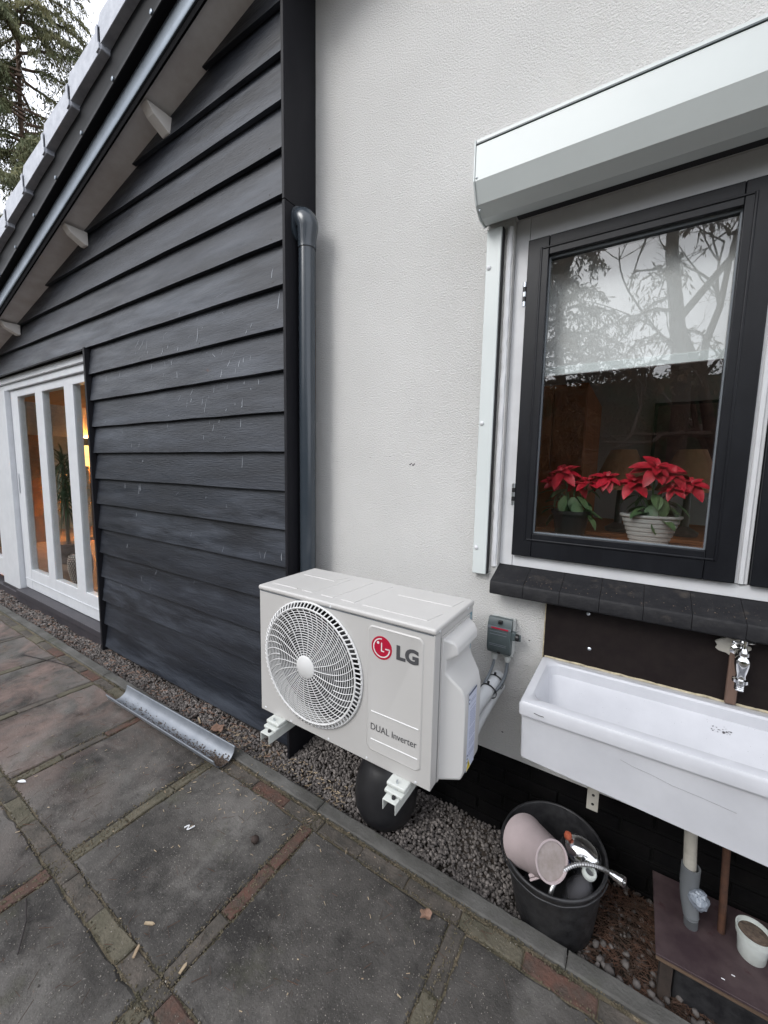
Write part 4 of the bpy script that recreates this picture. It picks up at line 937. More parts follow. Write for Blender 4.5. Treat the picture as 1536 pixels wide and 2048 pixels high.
# ============================================================ ISOLATOR, CABLES, PIPES
iso = thing('isolator_switch', 'dark grey electrical isolator switch with red stripe on the white wall', 'switch box', (-.41, WY, .83))
m_ = MB(); m_.box(-.458, -.366, 1.556, WY-.001, .752, .905); m_.build('back_box', M['isolight'], iso, bevel=.004)
m_ = MB(); m_.prism([(-.462, 1.5555, .765), (-.462, 1.535, .765), (-.462, 1.523, .785), (-.462, 1.523, .882), (-.462, 1.538, .912), (-.462, 1.5555, .912)], (.093, 0, 0)); cv = m_.build('cover', M['isogrey'], iso, bevel=.003)
m_ = MB()
for z in (.858, .846, .806, .800): m_.box(-.452, -.385, 1.5215, 1.5228, z, z+.0015)
m_.build('cover_ribs', M['cable'], cv, smooth=0)
m_ = MB(); m_.box(-.4615, -.3695, 1.5208, 1.5229, .870, .880); m_.build('grey_stripe', M['cable'], cv, smooth=0)
m_ = MB(); m_.box(-.446, -.379, 1.5200, 1.5207, .871, .8765); m_.build('red_stripe', M['logo_red'], cv, smooth=0)
m_ = MB(); m_.box(-.4195, -.405, 1.519, 1.533, .893, .905) ; m_.box(-.42, -.407, 1.524, 1.53, .769, .776); m_.build('latch', M['black'], cv, bevel=.001)
m_ = MB(); m_.box(-.3685, -.352, 1.525, 1.545, .835, .868); m_.build('knob_base', M['isogrey'], iso, bevel=.002)
m_ = MB(); m_.lathe([(.014, 0), (.014, .010), (.012, .012)], Matrix.Translation((-.3515, 1.535, .848)) @ RYm, 20); kn = m_.build('knob', M['black'], iso)
m_ = MB(); m_.box(-.339, -.333, 1.531, 1.539, .835, .861); m_.build('knob_grip', M['isogrey'], kn, bevel=.002)
for x in (-.440, -.388):
    m_ = MB(); m_.lathe([(.010, 0), (.013, .008), (.014, .026)], Matrix.Translation((x, 1.565, .726)), 20); m_.build('cable_gland', M['isolight'], iso)
    m_ = MB(); m_.lathe([(.010, 0), (.010, .004)], Matrix.Translation((x, 1.57, .9055)), 16); m_.build('knockout', M['isolight'], iso)
def bez(p0, p1, p2, p3, n=14):
    p0, p1, p2, p3 = map(Vector, (p0, p1, p2, p3)); o = []
    for i in range(n+1):
        t = i/n; o.append(p0*(1-t)**3+p1*3*t*(1-t)**2+p2*3*t*t*(1-t)+p3*t**3)
    return o
m_ = MB(); m_.tube(bez((-.440, 1.565, .730), (-.440, 1.56, .69), (-.452, 1.54, .66), (-.470, 1.47, .60))+bez((-.470, 1.47, .60), (-.478, 1.43, .57), (-.478, 1.36, .555), (-.478, 1.32, .55))[1:], .0058, 10)
tag(m_.build('power_cable', M['cable']), 'grey cable from the left gland of the switch into the pipe bundle', 'cable')
m_ = MB(); m_.tube(bez((-.388, 1.565, .730), (-.384, 1.562, .68), (-.39, 1.545, .64), (-.418, 1.50, .615))+bez((-.418, 1.50, .615), (-.445, 1.46, .590), (-.455, 1.38, .565), (-.462, 1.31, .55))[1:], .0068, 10)
tag(m_.build('power_cable', M['cable']), 'thicker grey cable curving from the right gland of the switch', 'cable')
pbn = thing('pipe_bundle', 'white wrapped refrigerant pipe bundle with black ties entering the wall', 'pipe', (-.42, WY, .6))
P = bez((-.425, WY+.02, .640), (-.43, 1.54, .635), (-.455, 1.45, .60), (-.478, 1.30, .545)); m_ = MB(); m_.tube(P, .027, 18); m_.build('wrapped_pipe', M['tapewhite'], pbn)
P2 = bez((-.41, WY+.02, .605), (-.42, 1.54, .595), (-.45, 1.42, .52), (-.47, 1.36, .44), 12); m_ = MB(); m_.tube(P2, .017, 12); m_.build('drain_hose', M['tapewhite'], pbn)
for i in (3, 6):
    c = P[i]; tdir = (P[i+1]-P[i-1]).normalized(); q = tdir.to_track_quat('Z', 'Y').to_matrix().to_4x4()
    m_ = MB(); m_.lathe([(.0345, -.0025), (.0345, .0025), (.0325, .0025), (.0325, -.0025)], Matrix.Translation(c+Vector((.002, -.002, -.004))) @ q, 28, True); ct = m_.build('cable_tie', M['black'], pbn)
    m_ = MB(); m_.box(-.004, .004, -.004, .004, -.003, .006, Matrix.Translation(c+Vector((.0, -.004, .031)))); m_.build('tie_head', M['black'], ct)

# ============================================================ SINK
sk = thing('sink_trough', 'long white ceramic trough sink mounted on the wall under the window', 'sink', (.4, 1.4, .64))
SX0, SX1, SY0, SY1, SZ1, SZ0 = -.258, 1.25, 1.215, 1.574, .785, .587
def rr3(x0, x1, y0, y1, r, z, n=6): return [(x, y, z) for x, y in rrect(x0, x1, y0, y1, r, n)]
loops = [rr3(SX0+.018, SX1-.018, SY0+.020, SY1, .012, SZ0+.012), rr3(SX0+.008, SX1-.008, SY0+.012, SY1, .012, SZ0+.075), rr3(SX0+.006, SX1-.006, SY0+.010, SY1, .012, SZ1-.048),
         rr3(SX0, SX1, SY0, SY1, .012, SZ1-.044), rr3(SX0-.001, SX1+.001, SY0-.001, SY1, .012, SZ1-.012), rr3(SX0+.004, SX1-.004, SY0+.005, SY1, .012, SZ1-.002), rr3(SX0+.012, SX1-.012, SY0+.012, SY1-.004, .012, SZ1),
         rr3(SX0+.028, SX1-.028, SY0+.038, SY1-.032, .04, SZ1-.001), rr3(SX0+.034, SX1-.034, SY0+.044, SY1-.038, .038, SZ1-.007),
         rr3(SX0+.040, SX1-.040, SY0+.050, SY1-.040, .036, SZ1-.040), rr3(SX0+.066, SX1-.066, SY0+.064, SY1-.170, .03, SZ1-.108), rr3(SX0+.095, SX1-.095, SY0+.085, SY1-.195, .02, SZ1-.115)]
loops[0] = rr3(SX0+.010, SX1-.010, SY0+.012, SY1, .012, SZ0+.008)
loops[:2] = [[(x, y, z-.060*(x-SX0)) for x, y, z in l] for l in loops[:2]]
n = len(loops[0]); vs = [v for l in loops for v in l]; fs = [(k*n+i, k*n+(i+1) % n, (k+1)*n+(i+1) % n, (k+1)*n+i) for k in range(len(loops)-1) for i in range(n)]
fs += [tuple((len(loops)-1)*n+i for i in range(n)), tuple(range(n))[::-1]]
m_ = MB(); m_.add(vs, fs); m_.cur = 1; R = random.Random(8)
def on_slope(x, y, sx=1.): return Matrix.Translation((x, y, .7455-.507*(1.534-y)+.0008)) @ Matrix.Rotation(.469, 4, 'X') @ Matrix.Diagonal((sx, 1, 1, 1))
for i in range(26):
    x = R.gauss(.275, .016); y = R.gauss(1.496, .006); s_q = R.uniform(.0005, .0016); m_.lathe([(s_q, 0), (s_q*.5, .0003)], on_slope(x, y, R.uniform(1, 3)), 7)
for i in range(45):
    x = R.uniform(-.17, .5); y = R.uniform(1.42, 1.53); s_q = R.uniform(.0003, .0007); m_.lathe([(s_q, 0), (s_q*.5, .0003)], on_slope(x, y), 6)
m_.lathe([(.0035, 0), (.0035, .0006)], on_slope(.278, 1.494), 14)
m_.build('basin', [M['ceramic'], M['stain']], sk, smooth=40)
m_ = MB()
for pth in ([(-.212, SY0-.0012, .760), (-.195, SY0-.0012, .757), (-.183, SY0-.0014, .7575)],):
    m_.tube(pth, .0012, 5)
for pth in ([(.02, SY0+.0085, .702), (.05, SY0+.0085, .694), (.09, SY0+.0085, .690), (.14, SY0+.0085, .680), (.20, SY0+.0085, .676), (.27, SY0+.009, .668)],): m_.tube(pth, .00028, 4)
m_.build('chip_mark', M['stain'], sk)
m_ = MB(); P = [(x, SY1+.004+wob(.0015), SZ1+wob(.0015)) for x in np.linspace(-.25, 1.2, 70)]; m_.tube(P, .0055, 6); m_.build('caulk', M['panel_edge'], sk)
for x in (-.06, .95):
    sb = thing('sink_bracket', ('short white slotted steel strip below the sink near the bucket' if x < 0 else 'white steel support under the far right end of the sink'), 'bracket', (x, 1.39, .45))
    m_ = MB(); m_.box(x, x+.034, 1.386, 1.389, .385, SZ0+.012); m_.box(x, x+.003, 1.3892, WY, .385, SZ0+.010); m_.build('strip', M['drain'], sb, bevel=.001)
    for z in (.408, .440): 
        m_ = MB(); m_.lathe([(.0045, 0), (.0045, .0008)], Matrix.Translation((x+.018, 1.3862, z)) @ RXm, 12); m_.build('hole', M['dark'], sb)
dr = thing('drain_pipe', 'white plastic drain pipe with grey taped elbow under the sink', 'pipe', (.235, 1.42, .13))
m_ = MB(); m_.tube([(.214, 1.42, .60), (.217, 1.42, .45), (.226, 1.42, .29)], .0165, 20); m_.build('pipe', M['drain'], dr)
m_ = MB(); m_.lathe([(.024, 0), (.024, .06), (.020, .06), (.019, .03)], Matrix.Translation((.228, 1.42, .255)), 22, None); m_.tube(bez((.228, 1.42, .27), (.228, 1.42, .24), (.229, 1.415, .22), (.238, 1.40, .17), 8), .0215, 18, True, [.0222, .0222, .0225, .023, .0232, .0228, .022, .021, .02]); m_.tube([(.238, 1.40, .172), (.245, 1.43, .10)], .018, 16); m_.build('elbow', M['elbow'], dr)
m_ = MB(); m_.lathe([(.0001, .038), (.016, .036), (.026, .024), (.030, .006), (.027, -.012), (.014, -.026), (.0001, -.03)], Matrix.Translation((.250, 1.398, .235)) @ Matrix.Diagonal((.85, .9, .85, 1)) @ Matrix.Rotation(.5, 4, 'X'), 16)
wr = m_
wr.v = [(v[0]+wob(.003), v[1]+wob(.003), v[2]+wob(.003)) for v in wr.v]; wr.build('plastic_wrap', M['foil'], dr, smooth=20)
rp = thing('supply_pipe', 'thin rusty iron pipe rising behind the small white pot', 'pipe', (.318, 1.45, .12))
m_ = MB(); m_.tube([(.302, 1.45, .60), (.307, 1.45, .43), (.322, 1.45, .05)], .0095, 12); m_.build('pipe', M['rust'], rp)
m_ = MB(); m_.lathe([(.016, 0), (.022, .006), (.022, .02)], Matrix.Translation((.308, 1.45, .405)), 18); m_.build('flange', M['drain'], rp)
# tap
tp = thing('garden_tap', 'chrome garden tap with cross handle on a brown pipe above the sink', 'tap', (.30, 1.5, .95))
m_ = MB(); m_.box(.283, .311, 1.560, 1.5745, .787, .955); m_.build('pipe_casing', M['wood_brown'], tp, bevel=.004)
m_ = MB(); TW = Matrix.Translation((.291, WY-.0148, .970)) @ RXm; N_ = 26
pl = [((.041+.004*math.sin(5*a+1)+.003*math.sin(11*a))*math.cos(a)-.004, (.027+.003*math.sin(7*a))*math.sin(a)) for a in [2*pi*i/N_ for i in range(N_)]]
m_.prism([TW @ Vector((x, z, 0)) for x, z in pl], (0, -.008, 0)); m_.build('wall_patch', M['drain'], tp, bevel=.002)
m_ = MB(); m_.lathe([(.019, 0), (.019, .004), (.012, .008), (.010, .03), (.013, .032), (.013, .05), (.010, .054), (.010, .075)], Matrix.Translation((.300, WY-.023, .962)) @ RXm, 22); m_.build('inlet', M['chrome'], tp)
by = 1.492
m_ = MB(); m_.lathe([(.0001, -.052), (.0095, -.052), (.0095, -.032), (.0165, -.030), (.0165, -.022), (.011, -.020), (.010, -.012), (.013, .0), (.0155, .014), (.016, .026), (.0125, .034), (.009, .037), (.012, .040), (.012, .048), (.007, .052), (.0045, .060), (.0045, .072), (.0001, .072)], Matrix.Translation((.300, by, .930)) @ Matrix.Scale(1.16, 4), 24)
m_.build('body', M['chrome'], tp)
m_ = MB()
for i in range(4): m_.lathe([(.0098, 0), (.0112, .0015), (.0098, .003)], Matrix.Translation((.300, by, .872+.0048*i)) @ Matrix.Scale(1.16, 4), 20, None)
m_.build('hose_thread', M['chrome'], tp)
m_ = MB(); T = Matrix.Translation((.298, by, 1.013)) @ Matrix.Rotation(.75, 4, 'Z') @ Matrix.Rotation(.12, 4, 'Y') @ Matrix.Scale(1.25, 4)
for sgn in (-1, 1):
    m_.lathe([(.004, .0), (.0032, .018), (.0042, .026), (.0036, .031), (.0001, .032)], T @ Matrix.Rotation(sgn*pi/2, 4, 'Y'), 10)
m_.lathe([(.007, -.004), (.007, .005), (.0001, .007)], T, 14); m_.build('handle', M['chrome'], tp)

# ============================================================ BUCKET AND CONTENTS

BC = Vector((-.135, 1.385, -.048)); BR = Vector((-.147, 1.345, .232))
bkx = thing('bucket', 'black plastic bucket full of old fittings standing on the gravel', 'bucket', tuple(BC))
bax = (BR-BC); BH = bax.length; TB = Matrix.Translation(BC) @ bax.to_track_quat('Z', 'Y').to_matrix().to_4x4()
m_ = MB(); m_.lathe([(.105, 0), (.124, .004), (.128, .012), (.158, BH-.012), (.162, BH-.012), (.163, BH-.004), (.158, BH-.001), (.155, BH-.006), (.124, .012), (.0001, .010)], TB, 56); m_.build('bucket_shell', M['bucket'], bkx, smooth=50)
m_ = MB(); prof = [(.1615+.0052*math.cos(a), BH-.004+.0062*math.sin(a)) for a in [2*pi*i/8 for i in range(8)]]; m_.lathe(prof[::-1], TB, 64, True); m_.build('rolled_rim', M['bucket'], bkx, smooth=70)
m_ = MB(); P = []
for i in range(41):
    a = math.radians(-195)+math.radians(200)*i/40; P.append(TB @ Vector((.169*math.cos(a), .169*math.sin(a), BH-.012-.008*math.sin(pi*i/40)**2+.001*math.sin(i*1.3))))
m_.tube(P, .0024, 8); m_.build('handle', M['bucket'], bkx)
# things in the bucket
def along(p0, p1):
    p0, p1 = Vector(p0), Vector(p1); return Matrix.Translation(p0) @ (p1-p0).to_track_quat('Z', 'Y').to_matrix().to_4x4(), (p1-p0).length
jg = thing('plastic_beaker', 'dusty pale pink plastic beaker lying upside down in the bucket', 'beaker', (-.18, 1.25, .28))
T, L_ = along((-.232, 1.30, .240), (-.133, 1.212, .303)); L_ = .150
m_ = MB(); m_.lathe([(.072, .0), (.079, .0), (.078, .006), (.0755, .012), (.056, L_-.006), (.0575, L_-.004), (.0575, L_), (.0515, L_), (.0505, L_-.005), (.0001, L_-.005)], T, 44); m_.build('beaker_wall', M['pink'], jg, smooth=50)
m_ = MB(); m_.lathe([(.0500, L_-.0046), (.0500, L_-.0040), (.0001, L_-.0035)], T, 40); m_.build('beaker_base', M['pinkbase'], jg)
m_ = MB(); m_.tube([(-.19, 1.195, .232), (-.165, 1.20, .252), (-.137, 1.205, .272)], .0055, 8); m_.tube([(-.186, 1.188, .226), (-.160, 1.195, .246)], .0035, 6); m_.build('beaker_handle', M['pink'], jg)
kt = thing('chrome_kettle', 'shiny round chrome kettle with an orange stud in the bucket', 'kettle', (-.06, 1.37, .23))
T = Matrix.Translation((-.066, 1.372, .216)) @ Matrix.Rotation(.35, 4, 'X') @ Matrix.Rotation(.25, 4, 'Y') @ Matrix.Diagonal((1.08, .85, 1, 1))
m_ = MB(); m_.lathe([(.0001, -.045), (.045, -.04), (.064, -.01), (.063, .018), (.050, .045), (.030, .062), (.0001, .068)], T, 40); m_.build('kettle_body', M['chrome'], kt, smooth=80)
m_ = MB(); m_.lathe([(.0001, .0), (.010, .002), (.013, .010), (.010, .019), (.0001, .022)], Matrix.Translation((-.104, 1.352, .276)), 14); m_.build('stud', mat('orange_stud', (.42, .10, .05), .6), kt)
m_ = MB(); m_.tube([T @ Vector((.058*math.cos(a), .058*math.sin(a), .036)) for a in np.linspace(2.6, 5.6, 16)], .0035, 8); m_.build('kettle_band', M['black'], kt)
hp = [Vector(p) for p in [(-.138, 1.262, .09), (-.135, 1.245, .13), (-.131, 1.230, .172), (-.125, 1.225, .208), (-.114, 1.228, .244), (-.097, 1.235, .273), (-.068, 1.242, .302), (-.030, 1.240, .327), (.000, 1.235, .338), (.016, 1.230, .343), (.026, 1.226, .345)]]
# resample the hose path
def resample(P, n):
    o = []
    for i in range(n):
        t = i/(n-1)*(len(P)-1); k = min(int(t), len(P)-2); u = t-k
        p0, p1, p2, p3 = P[max(k-1, 0)], P[k], P[k+1], P[min(k+2, len(P)-1)]
        o.append(.5*((2*p1)+(p2-p0)*u+(2*p0-5*p1+4*p2-p3)*u*u+(3*p1-p0-3*p2+p3)*u**3))
    return o
ho = thing('shower_hose', 'ribbed chrome shower hose hanging over the bucket rim with end nut', 'hose', (-.03, 1.25, .3))
hq = resample(hp, 110); m_ = MB(); m_.tube(hq, .0065, 10, True, [.0074 if i % 2 else .0046 for i in range(110)]); m_.build('hose', M['hosemetal'], ho, smooth=0)
T, L_ = along(hq[-2], hq[-1]+(hq[-1]-hq[-4])); m_ = MB()
m_.lathe([(.009, -.002), (.0095, .006), (.0115, .007), (.0115, .022), (.0135, .023), (.0135, .034), (.010, .034), (.009, .026), (.0001, .026)], T, 22); m_.build('end_nut', M['chrome'], ho)
bo = thing('smoky_bottle', 'smoky grey bottle with a pale round neck at the front of the bucket', 'bottle', (-.05, 1.29, .2))
T, L_ = along((-.068, 1.312, .10), (-.030, 1.262, .285))
m_ = MB(); m_.lathe([(.0001, -.05), (.038, -.04), (.041, .06), (.040, .085), (.026, .125), (.016, .150), (.0145, .165), (.0145, .182)], T, 30); m_.build('bottle_body', M['clearish'], bo, smooth=60)
m_ = MB(); m_.lathe([(.0135, .178), (.0195, .178), (.0205, .184), (.0205, .192), (.0175, .196), (.0125, .196), (.0115, .186), (.0135, .178)], T, 26, True); m_.build('neck_ring', M['potwhite'], bo)
m_ = MB(); m_.tube([(-.14, 1.27, .20), (-.115, 1.285, .24), (-.09, 1.30, .235)], .012, 10); tag(m_.build('blue_handle', mat('dark_blue_plastic', (.01, .015, .06), .4)), 'dark blue plastic grip half hidden under the pink beaker', 'handle')

# urn under the unit
ur = thing('urn', 'matt black rounded plant pot standing on gravel under the unit', 'pot', (-.84, 1.385, -.05))
m_ = MB(); m_.lathe([(.085, 0), (.095, .004), (.116, .03), (.136, .08), (.139, .13), (.133, .18), (.118, .23), (.098, .27), (.086, .285), (.084, .30), (.092, .312), (.088, .316), (.076, .31), (.076, .28), (.09, .24), (.0001, .2)], Matrix.Translation((-.84, 1.387, -.052)), 48)
m_.build('pot_body', M['urn'], ur, smooth=60)

# gutter piece on the paving
gt = thing('gutter_section', 'short grey half round gutter length lying dirty on the paving', 'gutter', (-2.1, 1.12, 0))
m_ = MB(); p0 = Vector((-2.675, 1.103, .0655)); p1 = Vector((-1.628, 1.128, .0655)); d_ = (p1-p0).normalized(); s_ = Vector((-d_.y, d_.x, 0)); RG = .060; n = 22; vs = []
for j, c in enumerate([p0+(p1-p0)*i/8 for i in range(9)]):
    for r in (RG, RG-.0022):
        for i in range(n+1):
            a = pi+pi*i/n; vs.append(c+s_*r*math.cos(a)*(-1)+Vector((0, 0, 1))*r*math.sin(a))
k2 = 2*(n+1); fs = []
for j in range(8):
    for i in range(n):
        a = j*k2+i; fs.append((a, a+1, a+k2+1, a+k2)); b = a+n+1; fs.append((b, b+k2, b+k2+1, b+1))
    for i in (0, n): a = j*k2+i; b = a+n+1; fs.append((a, a+k2, b+k2, b))
for j in (0, 8):
    for i in range(n): a = j*k2+i; fs.append((a, a+n+1, a+n+2, a+1))
m_.add(vs, fs)
for c in (-1, 1): m_.tube([p0+s_*(RG+.002)*c, p1+s_*(RG+.002)*c], .0042 if c > 0 else .003, 8)
m_.build('channel', M['gutter'], gt, smooth=50)
R = random.Random(71); P = []; S = []
for _ in range(420):
    x = R.uniform(-.44, .6); u = R.random()**2; y = 1.60-.085*u; P.append((x, y, 1.0665+(y-1.508)*.368)); S.append(R.uniform(.0006, .0022))
sd = stones(np.array(P), np.array(S), np.array([R.random() for _ in P]), 'sill_dirt', M['soil'], 19); tag(sd, 'crumbs of dirt and needles on the black window sill', 'dirt'); sd['kind'] = 'stuff'
R = random.Random(31); P = []; S = []
for _ in range(900):
    t = R.random()**.75; a = R.gauss(-.12, .28)+.1*math.sin(t*9); c = p0+(p1-p0)*t
    if R.random() < .25+t*.75 and abs(a) < 1.0: P.append(c+s_*RG*.95*math.sin(a)+Vector((0, 0, -(RG-.004)*math.cos(a)))); S.append(R.uniform(.0012, .0035))
for _ in range(260):
    t = 1-abs(R.gauss(0, .05)); a = R.gauss(-.1, .35); c = p0+(p1-p0)*t; P.append(c+s_*RG*.9*math.sin(a)+Vector((0, 0, -(RG-.005)*math.cos(a)))); S.append(R.uniform(.002, .005))
gd = stones(np.array([tuple(p) for p in P]), np.array(S), np.zeros(len(P)), 'gutter_dirt', M['soil'], 9); tag(gd, 'dark crumbs of dirt and moss lying in the gutter piece', 'dirt'); gd['kind'] = 'stuff'
# crumbs of sand and moss along the paving joints
P = []; S = []; R = random.Random(55)
for _ in range(9000):
    if R.random() < .6:
        x = strip_x(R.choice((0, 0, 1, 1, 2, -1)))+R.choice((-.030, .030, .0))+R.gauss(0, .006); y = R.uniform(-.1, 1.17)
    else: y = R.choice((.452, .512, 1.113, 1.172, 1.178))+R.gauss(0, .006); x = R.uniform(-3, .1)
    P.append((x, y, .0005)); S.append(R.uniform(.0010, .0036))
jc = stones(np.array(P), np.array(S), np.array([R.random() for _ in P]), 'joint_crumbs', M['joint'], 12); tag(jc, 'sand and moss crumbs along the paving joints', 'crumbs'); jc['kind'] = 'stuff'

P = []; S = []
for _ in range(9000):
    x = -.2-abs(R.gauss(0, 1.5)); y = R.uniform(-.3, 1.17); P.append((x, y, .001)); S.append(R.uniform(.0006, .0017)*(1.8 if R.random() < .04 else 1))
M['grit'] = mat('pale_grit', (.05, .045, .04), .9, col2=(.34, .31, .27), attr='tone')
gq = stones(np.array(P), np.array(S), np.array([R.random() for _ in P]), 'grit', M['grit'], 13); tag(gq, 'fine pale and dark grit lying on the slabs', 'grit'); gq['kind'] = 'stuff'
# plywood board, pot
bd = thing('plywood_board', 'dark red film faced plywood board resting on a black box under the sink', 'board', (.6, 1.4, 0))
m_ = MB(); TP = Matrix.Translation((0, 0, 0)); m_.box(.150, 1.25, 1.276, 1.56, .112, .1195); m_.build('film_face', M['ply'], bd, bevel=.001)
m_ = MB(); m_.box(.151, 1.25, 1.277, 1.56, .100, .1115); m_.build('ply_core', M['plyedge'], bd, smooth=0)
m_ = MB(); m_.box(.165, .196, 1.295, 1.33, -.07, .0995); m_.build('leg', M['darkwood'], bd, bevel=.002)
m_ = MB(); m_.box(.20, 1.2, 1.315, 1.55, -.07, .099); m_.build('box', M['bucket'], bd, bevel=.004)
sp = thing('small_pot', 'small white plastic pot of dry soil standing on the board', 'pot', (.375, 1.42, .12))
T = Matrix.Translation((.382, 1.420, .1200)) @ Matrix.Diagonal((.84, .84, .88, 1))
m_ = MB(); m_.lathe([(.034, 0), (.037, .004), (.043, .068), (.0475, .070), (.0490, .092), (.0455, .092), (.044, .08), (.0001, .078)], T, 40); m_.build('pot_wall', M['potwhite'], sp)
m_ = MB(); m_.lathe([(.0415, .0805), (.036, .0845), (.0001, .086)], T, 30); m_.build('soil', M['soil'], sp)
for (x, y) in ((.30, 1.305), (.325, 1.33)):
    m_ = MB(); m_.box(x, x+.008, y, y+.0022, .1197, .1207, Matrix.Identity(4)); tag(m_.build('paint_fleck', M['paper']), ('tiny white fleck on the board near its front edge' if x < .31 else 'tiny white fleck on the board further right, nearer the pot'), 'fleck')

# ============================================================ TREES
def conifer(x, y, H, R0, zlow, seed, lab, m='foliage', dens=1.0, trunk=.2, sag=.5, card=.10, group='conifers around the house', gap=.25, group_=None):
    R = np.random.RandomState(seed); t = thing('conifer_tree', lab, 'tree', (x, y, 0), group)
    a = MB(); a.tube([(x+.02*H*math.sin(i), y, -.1+H*i/8) for i in range(9)], trunk, 10, True, [trunk*(1-.85*i/8) for i in range(9)])
    nb = int(60*dens); C = []; D = []
    for i in range(nb):
        h = zlow+(H-zlow)*(i/nb)**1.05; az = R.uniform(0, 2*pi); L_ = R0*(1-(h-zlow)/(H-zlow+.5))**.8*R.uniform(.7, 1.15)+.4
        k = 9; pp = []
        for j in range(k):
            u = j/(k-1); r = L_*u; pp.append(np.array((x+math.cos(az)*r, y+math.sin(az)*r, h+.25*L_*u-sag*L_*u*u+R.normal(0, .03))))
        a.tube([tuple(p) for p in pp], .03, 5, True, [.045*(1-.8*j/(k-1)) for j in range(k)])
        for s in range(int(L_*22*dens)):
            u = R.uniform(.12, 1); r = u*(k-1); q = int(min(r, k-2)); b = pp[q]+(pp[q+1]-pp[q])*(r-q)
            side = np.array((-math.sin(az), math.cos(az), 0))*R.choice((-1, 1)); out = np.array((math.cos(az), math.sin(az), 0))
            l2 = R.uniform(.25, .7)*(1.15-u*.5); n_ = int(l2/.035)
            for w in range(n_):
                v = w/n_; p = b+(side*.8+out*.5)*l2*v+np.array((0, 0, -.55*l2*v*v*1.6)); C.append(p+R.normal(0, .025, 3)); dd = (side*.6+out*.4)*(1-v)+np.array((0, 0, -.9*v-.25))+R.normal(0, .45, 3); D.append(dd/np.linalg.norm(dd))
    a.build('trunk', M['bark'], t)
    C = np.array(C); D = np.array(D); N_ = len(C); Q = R.normal(size=(N_, 3)); S_ = np.cross(D, Q); S_ /= np.linalg.norm(S_, axis=1)[:, None]
    l = (R.uniform(.6, 1.3, N_)*card)[:, None]; w = l*.13
    v = np.stack([C-S_*w*.3, C+S_*w*.3, C+D*l*.5+S_*w, C+D*l, C+D*l*.5-S_*w], 1)-np.array((x, y, 0)); f = (np.arange(N_)*5)[:, None]+np.arange(5)[None]
    me = bpy.data.meshes.new('crown'); me.vertices.add(N_*5); me.vertices.foreach_set('co', v.ravel()); me.loops.add(N_*5); me.loops.foreach_set('vertex_index', f.ravel().astype(np.int32))
    me.polygons.add(N_); me.polygons.foreach_set('loop_start', np.arange(0, N_*5, 5, dtype=np.int32)); me.update(); me.materials.append(M[m])
    o = bpy.data.objects.new('crown', me); COL.objects.link(o); o.parent = t; return t
def bare(x, y, H, seed, lab, trunk=.16):
    R = random.Random(seed); t = thing('bare_tree', lab, 'tree', (x, y, 0)); a = MB(); c = MB()
    def br_(p, d, L_, r, lev, mb):
        pts = [p]; q = Vector(p); d = Vector(d)
        for i in range(4):
            d = (d+Vector((R.gauss(0, .12), R.gauss(0, .12), R.gauss(.02, .1)))).normalized(); q = q+d*L_/4; pts.append(q.copy())
        mb.tube(pts, r, 5 if lev else 10, False, [r*(1-.13*i) for i in range(5)])
        if lev < 5:
            for k in range(3 if lev else 6):
                i = R.randint(2 if lev else 1, 4); dd = (d+Vector((R.gauss(0, .7), R.gauss(0, .7), R.gauss(.1, .5)))).normalized(); br_(pts[i], dd, L_*R.uniform(.5, .75), max(.004, r*.5), lev+1, c)
    br_((x, y, -.1), (0, 0, 1), H*.5, trunk, 0, a); a.build('trunk', M['bark'], t); c.build('crown', M['bark'], t); return t
conifer(-16.6, 5.3, 19.5, 4.1, 3.0, 3, 'large drooping conifer behind the tiled roof at the upper left', m='foliage_light', dens=2.3, trunk=.13, card=.11)
conifer(.42, -6.9, 12, 1.5, 3.4, 5, 'conifer with a bare lower trunk mirrored in the window', m='foliage2', dens=.40, trunk=.2, card=.13)
conifer(-1.9, -8.6, 9.5, 2.0, 1.5, 6, 'bushy conifer mirrored in the left of the window', m='foliage2', dens=1.0, trunk=.2, card=.15)
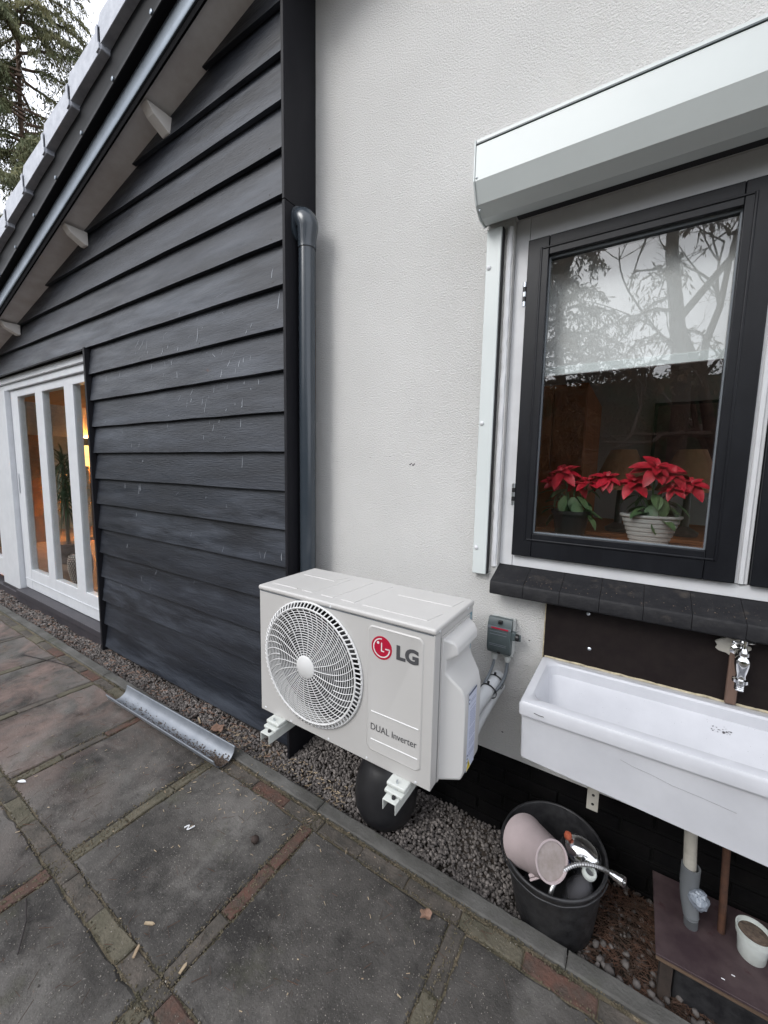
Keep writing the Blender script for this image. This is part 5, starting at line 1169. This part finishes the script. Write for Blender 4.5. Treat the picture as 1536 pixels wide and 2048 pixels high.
conifer(-9.5, -15, 14, 3.6, 1.5, 8, 'tall unseen conifer added behind the camera at the left to dim the light', dens=1.0, trunk=.25, card=.2)  # added out of view, only cuts the sky light from the left
conifer(6.8, -15, 13, 3.4, 1.5, 9, 'tall unseen conifer added behind the camera at the right to dim the light', dens=1.0, trunk=.25, card=.2)  # added out of view, only cuts the sky light from the right
bare(1.75, -8.0, 10, 12, 'leafless tree mirrored in the right of the window')
# added hedges, out of view, that darken the glass reflections
def hedge(x0, x1, y0, y1, H, N_, seed, lab):
    R = np.random.RandomState(seed); x = R.uniform(x0, x1, N_); y = R.uniform(y0, y1, N_); z = np.minimum(R.uniform(0, H, N_), H-.2+.25*np.sin(x*1.7+y*1.3)+R.normal(0, .12, N_))
    C = np.stack([x, y, z], 1); D = R.normal(size=(N_, 3)); D /= np.linalg.norm(D, axis=1)[:, None]
    S_ = np.cross(D, R.normal(size=(N_, 3))); S_ /= np.linalg.norm(S_, axis=1)[:, None]; l = .11
    v = np.stack([C, C+D*l*.5+S_*l*.3, C+D*l, C+D*l*.5-S_*l*.3], 1); me = bpy.data.meshes.new('foliage'); me.vertices.add(N_*4); me.vertices.foreach_set('co', v.ravel()); me.loops.add(N_*4)
    me.loops.foreach_set('vertex_index', np.arange(N_*4, dtype=np.int32)); me.polygons.add(N_); me.polygons.foreach_set('loop_start', np.arange(0, N_*4, 4, dtype=np.int32)); me.update(); me.materials.append(M['foliage'])
    t = thing('unseen_hedge', lab, 'hedge', (0, 0, 0)); o = bpy.data.objects.new('foliage', me); COL.objects.link(o); o.parent = t
    m_ = MB(); m_.box(x0+.3, x1-.3, y0+.3, y1-.3, -.07, H-.45); m_.build('solid_core', M['foliage'], t, smooth=0)  # solid block added so no sky shows through the leaves
hedge(-14, 14, -12.2, -11.0, 4.7, 40000, 77, 'long dense evergreen hedge added unseen behind the camera to darken the window reflection')  # added unseen so the lower window glass mirrors something dark
hedge(-15.2, -14.1, -10.9, .6, 4.6, 26000, 78, 'taller evergreen hedge added unseen at the far left end to darken the patio door reflection')  # added unseen so the patio door mirrors dark green, not sky
for o in bpy.data.objects:
    if 'base' in o: del o['base']
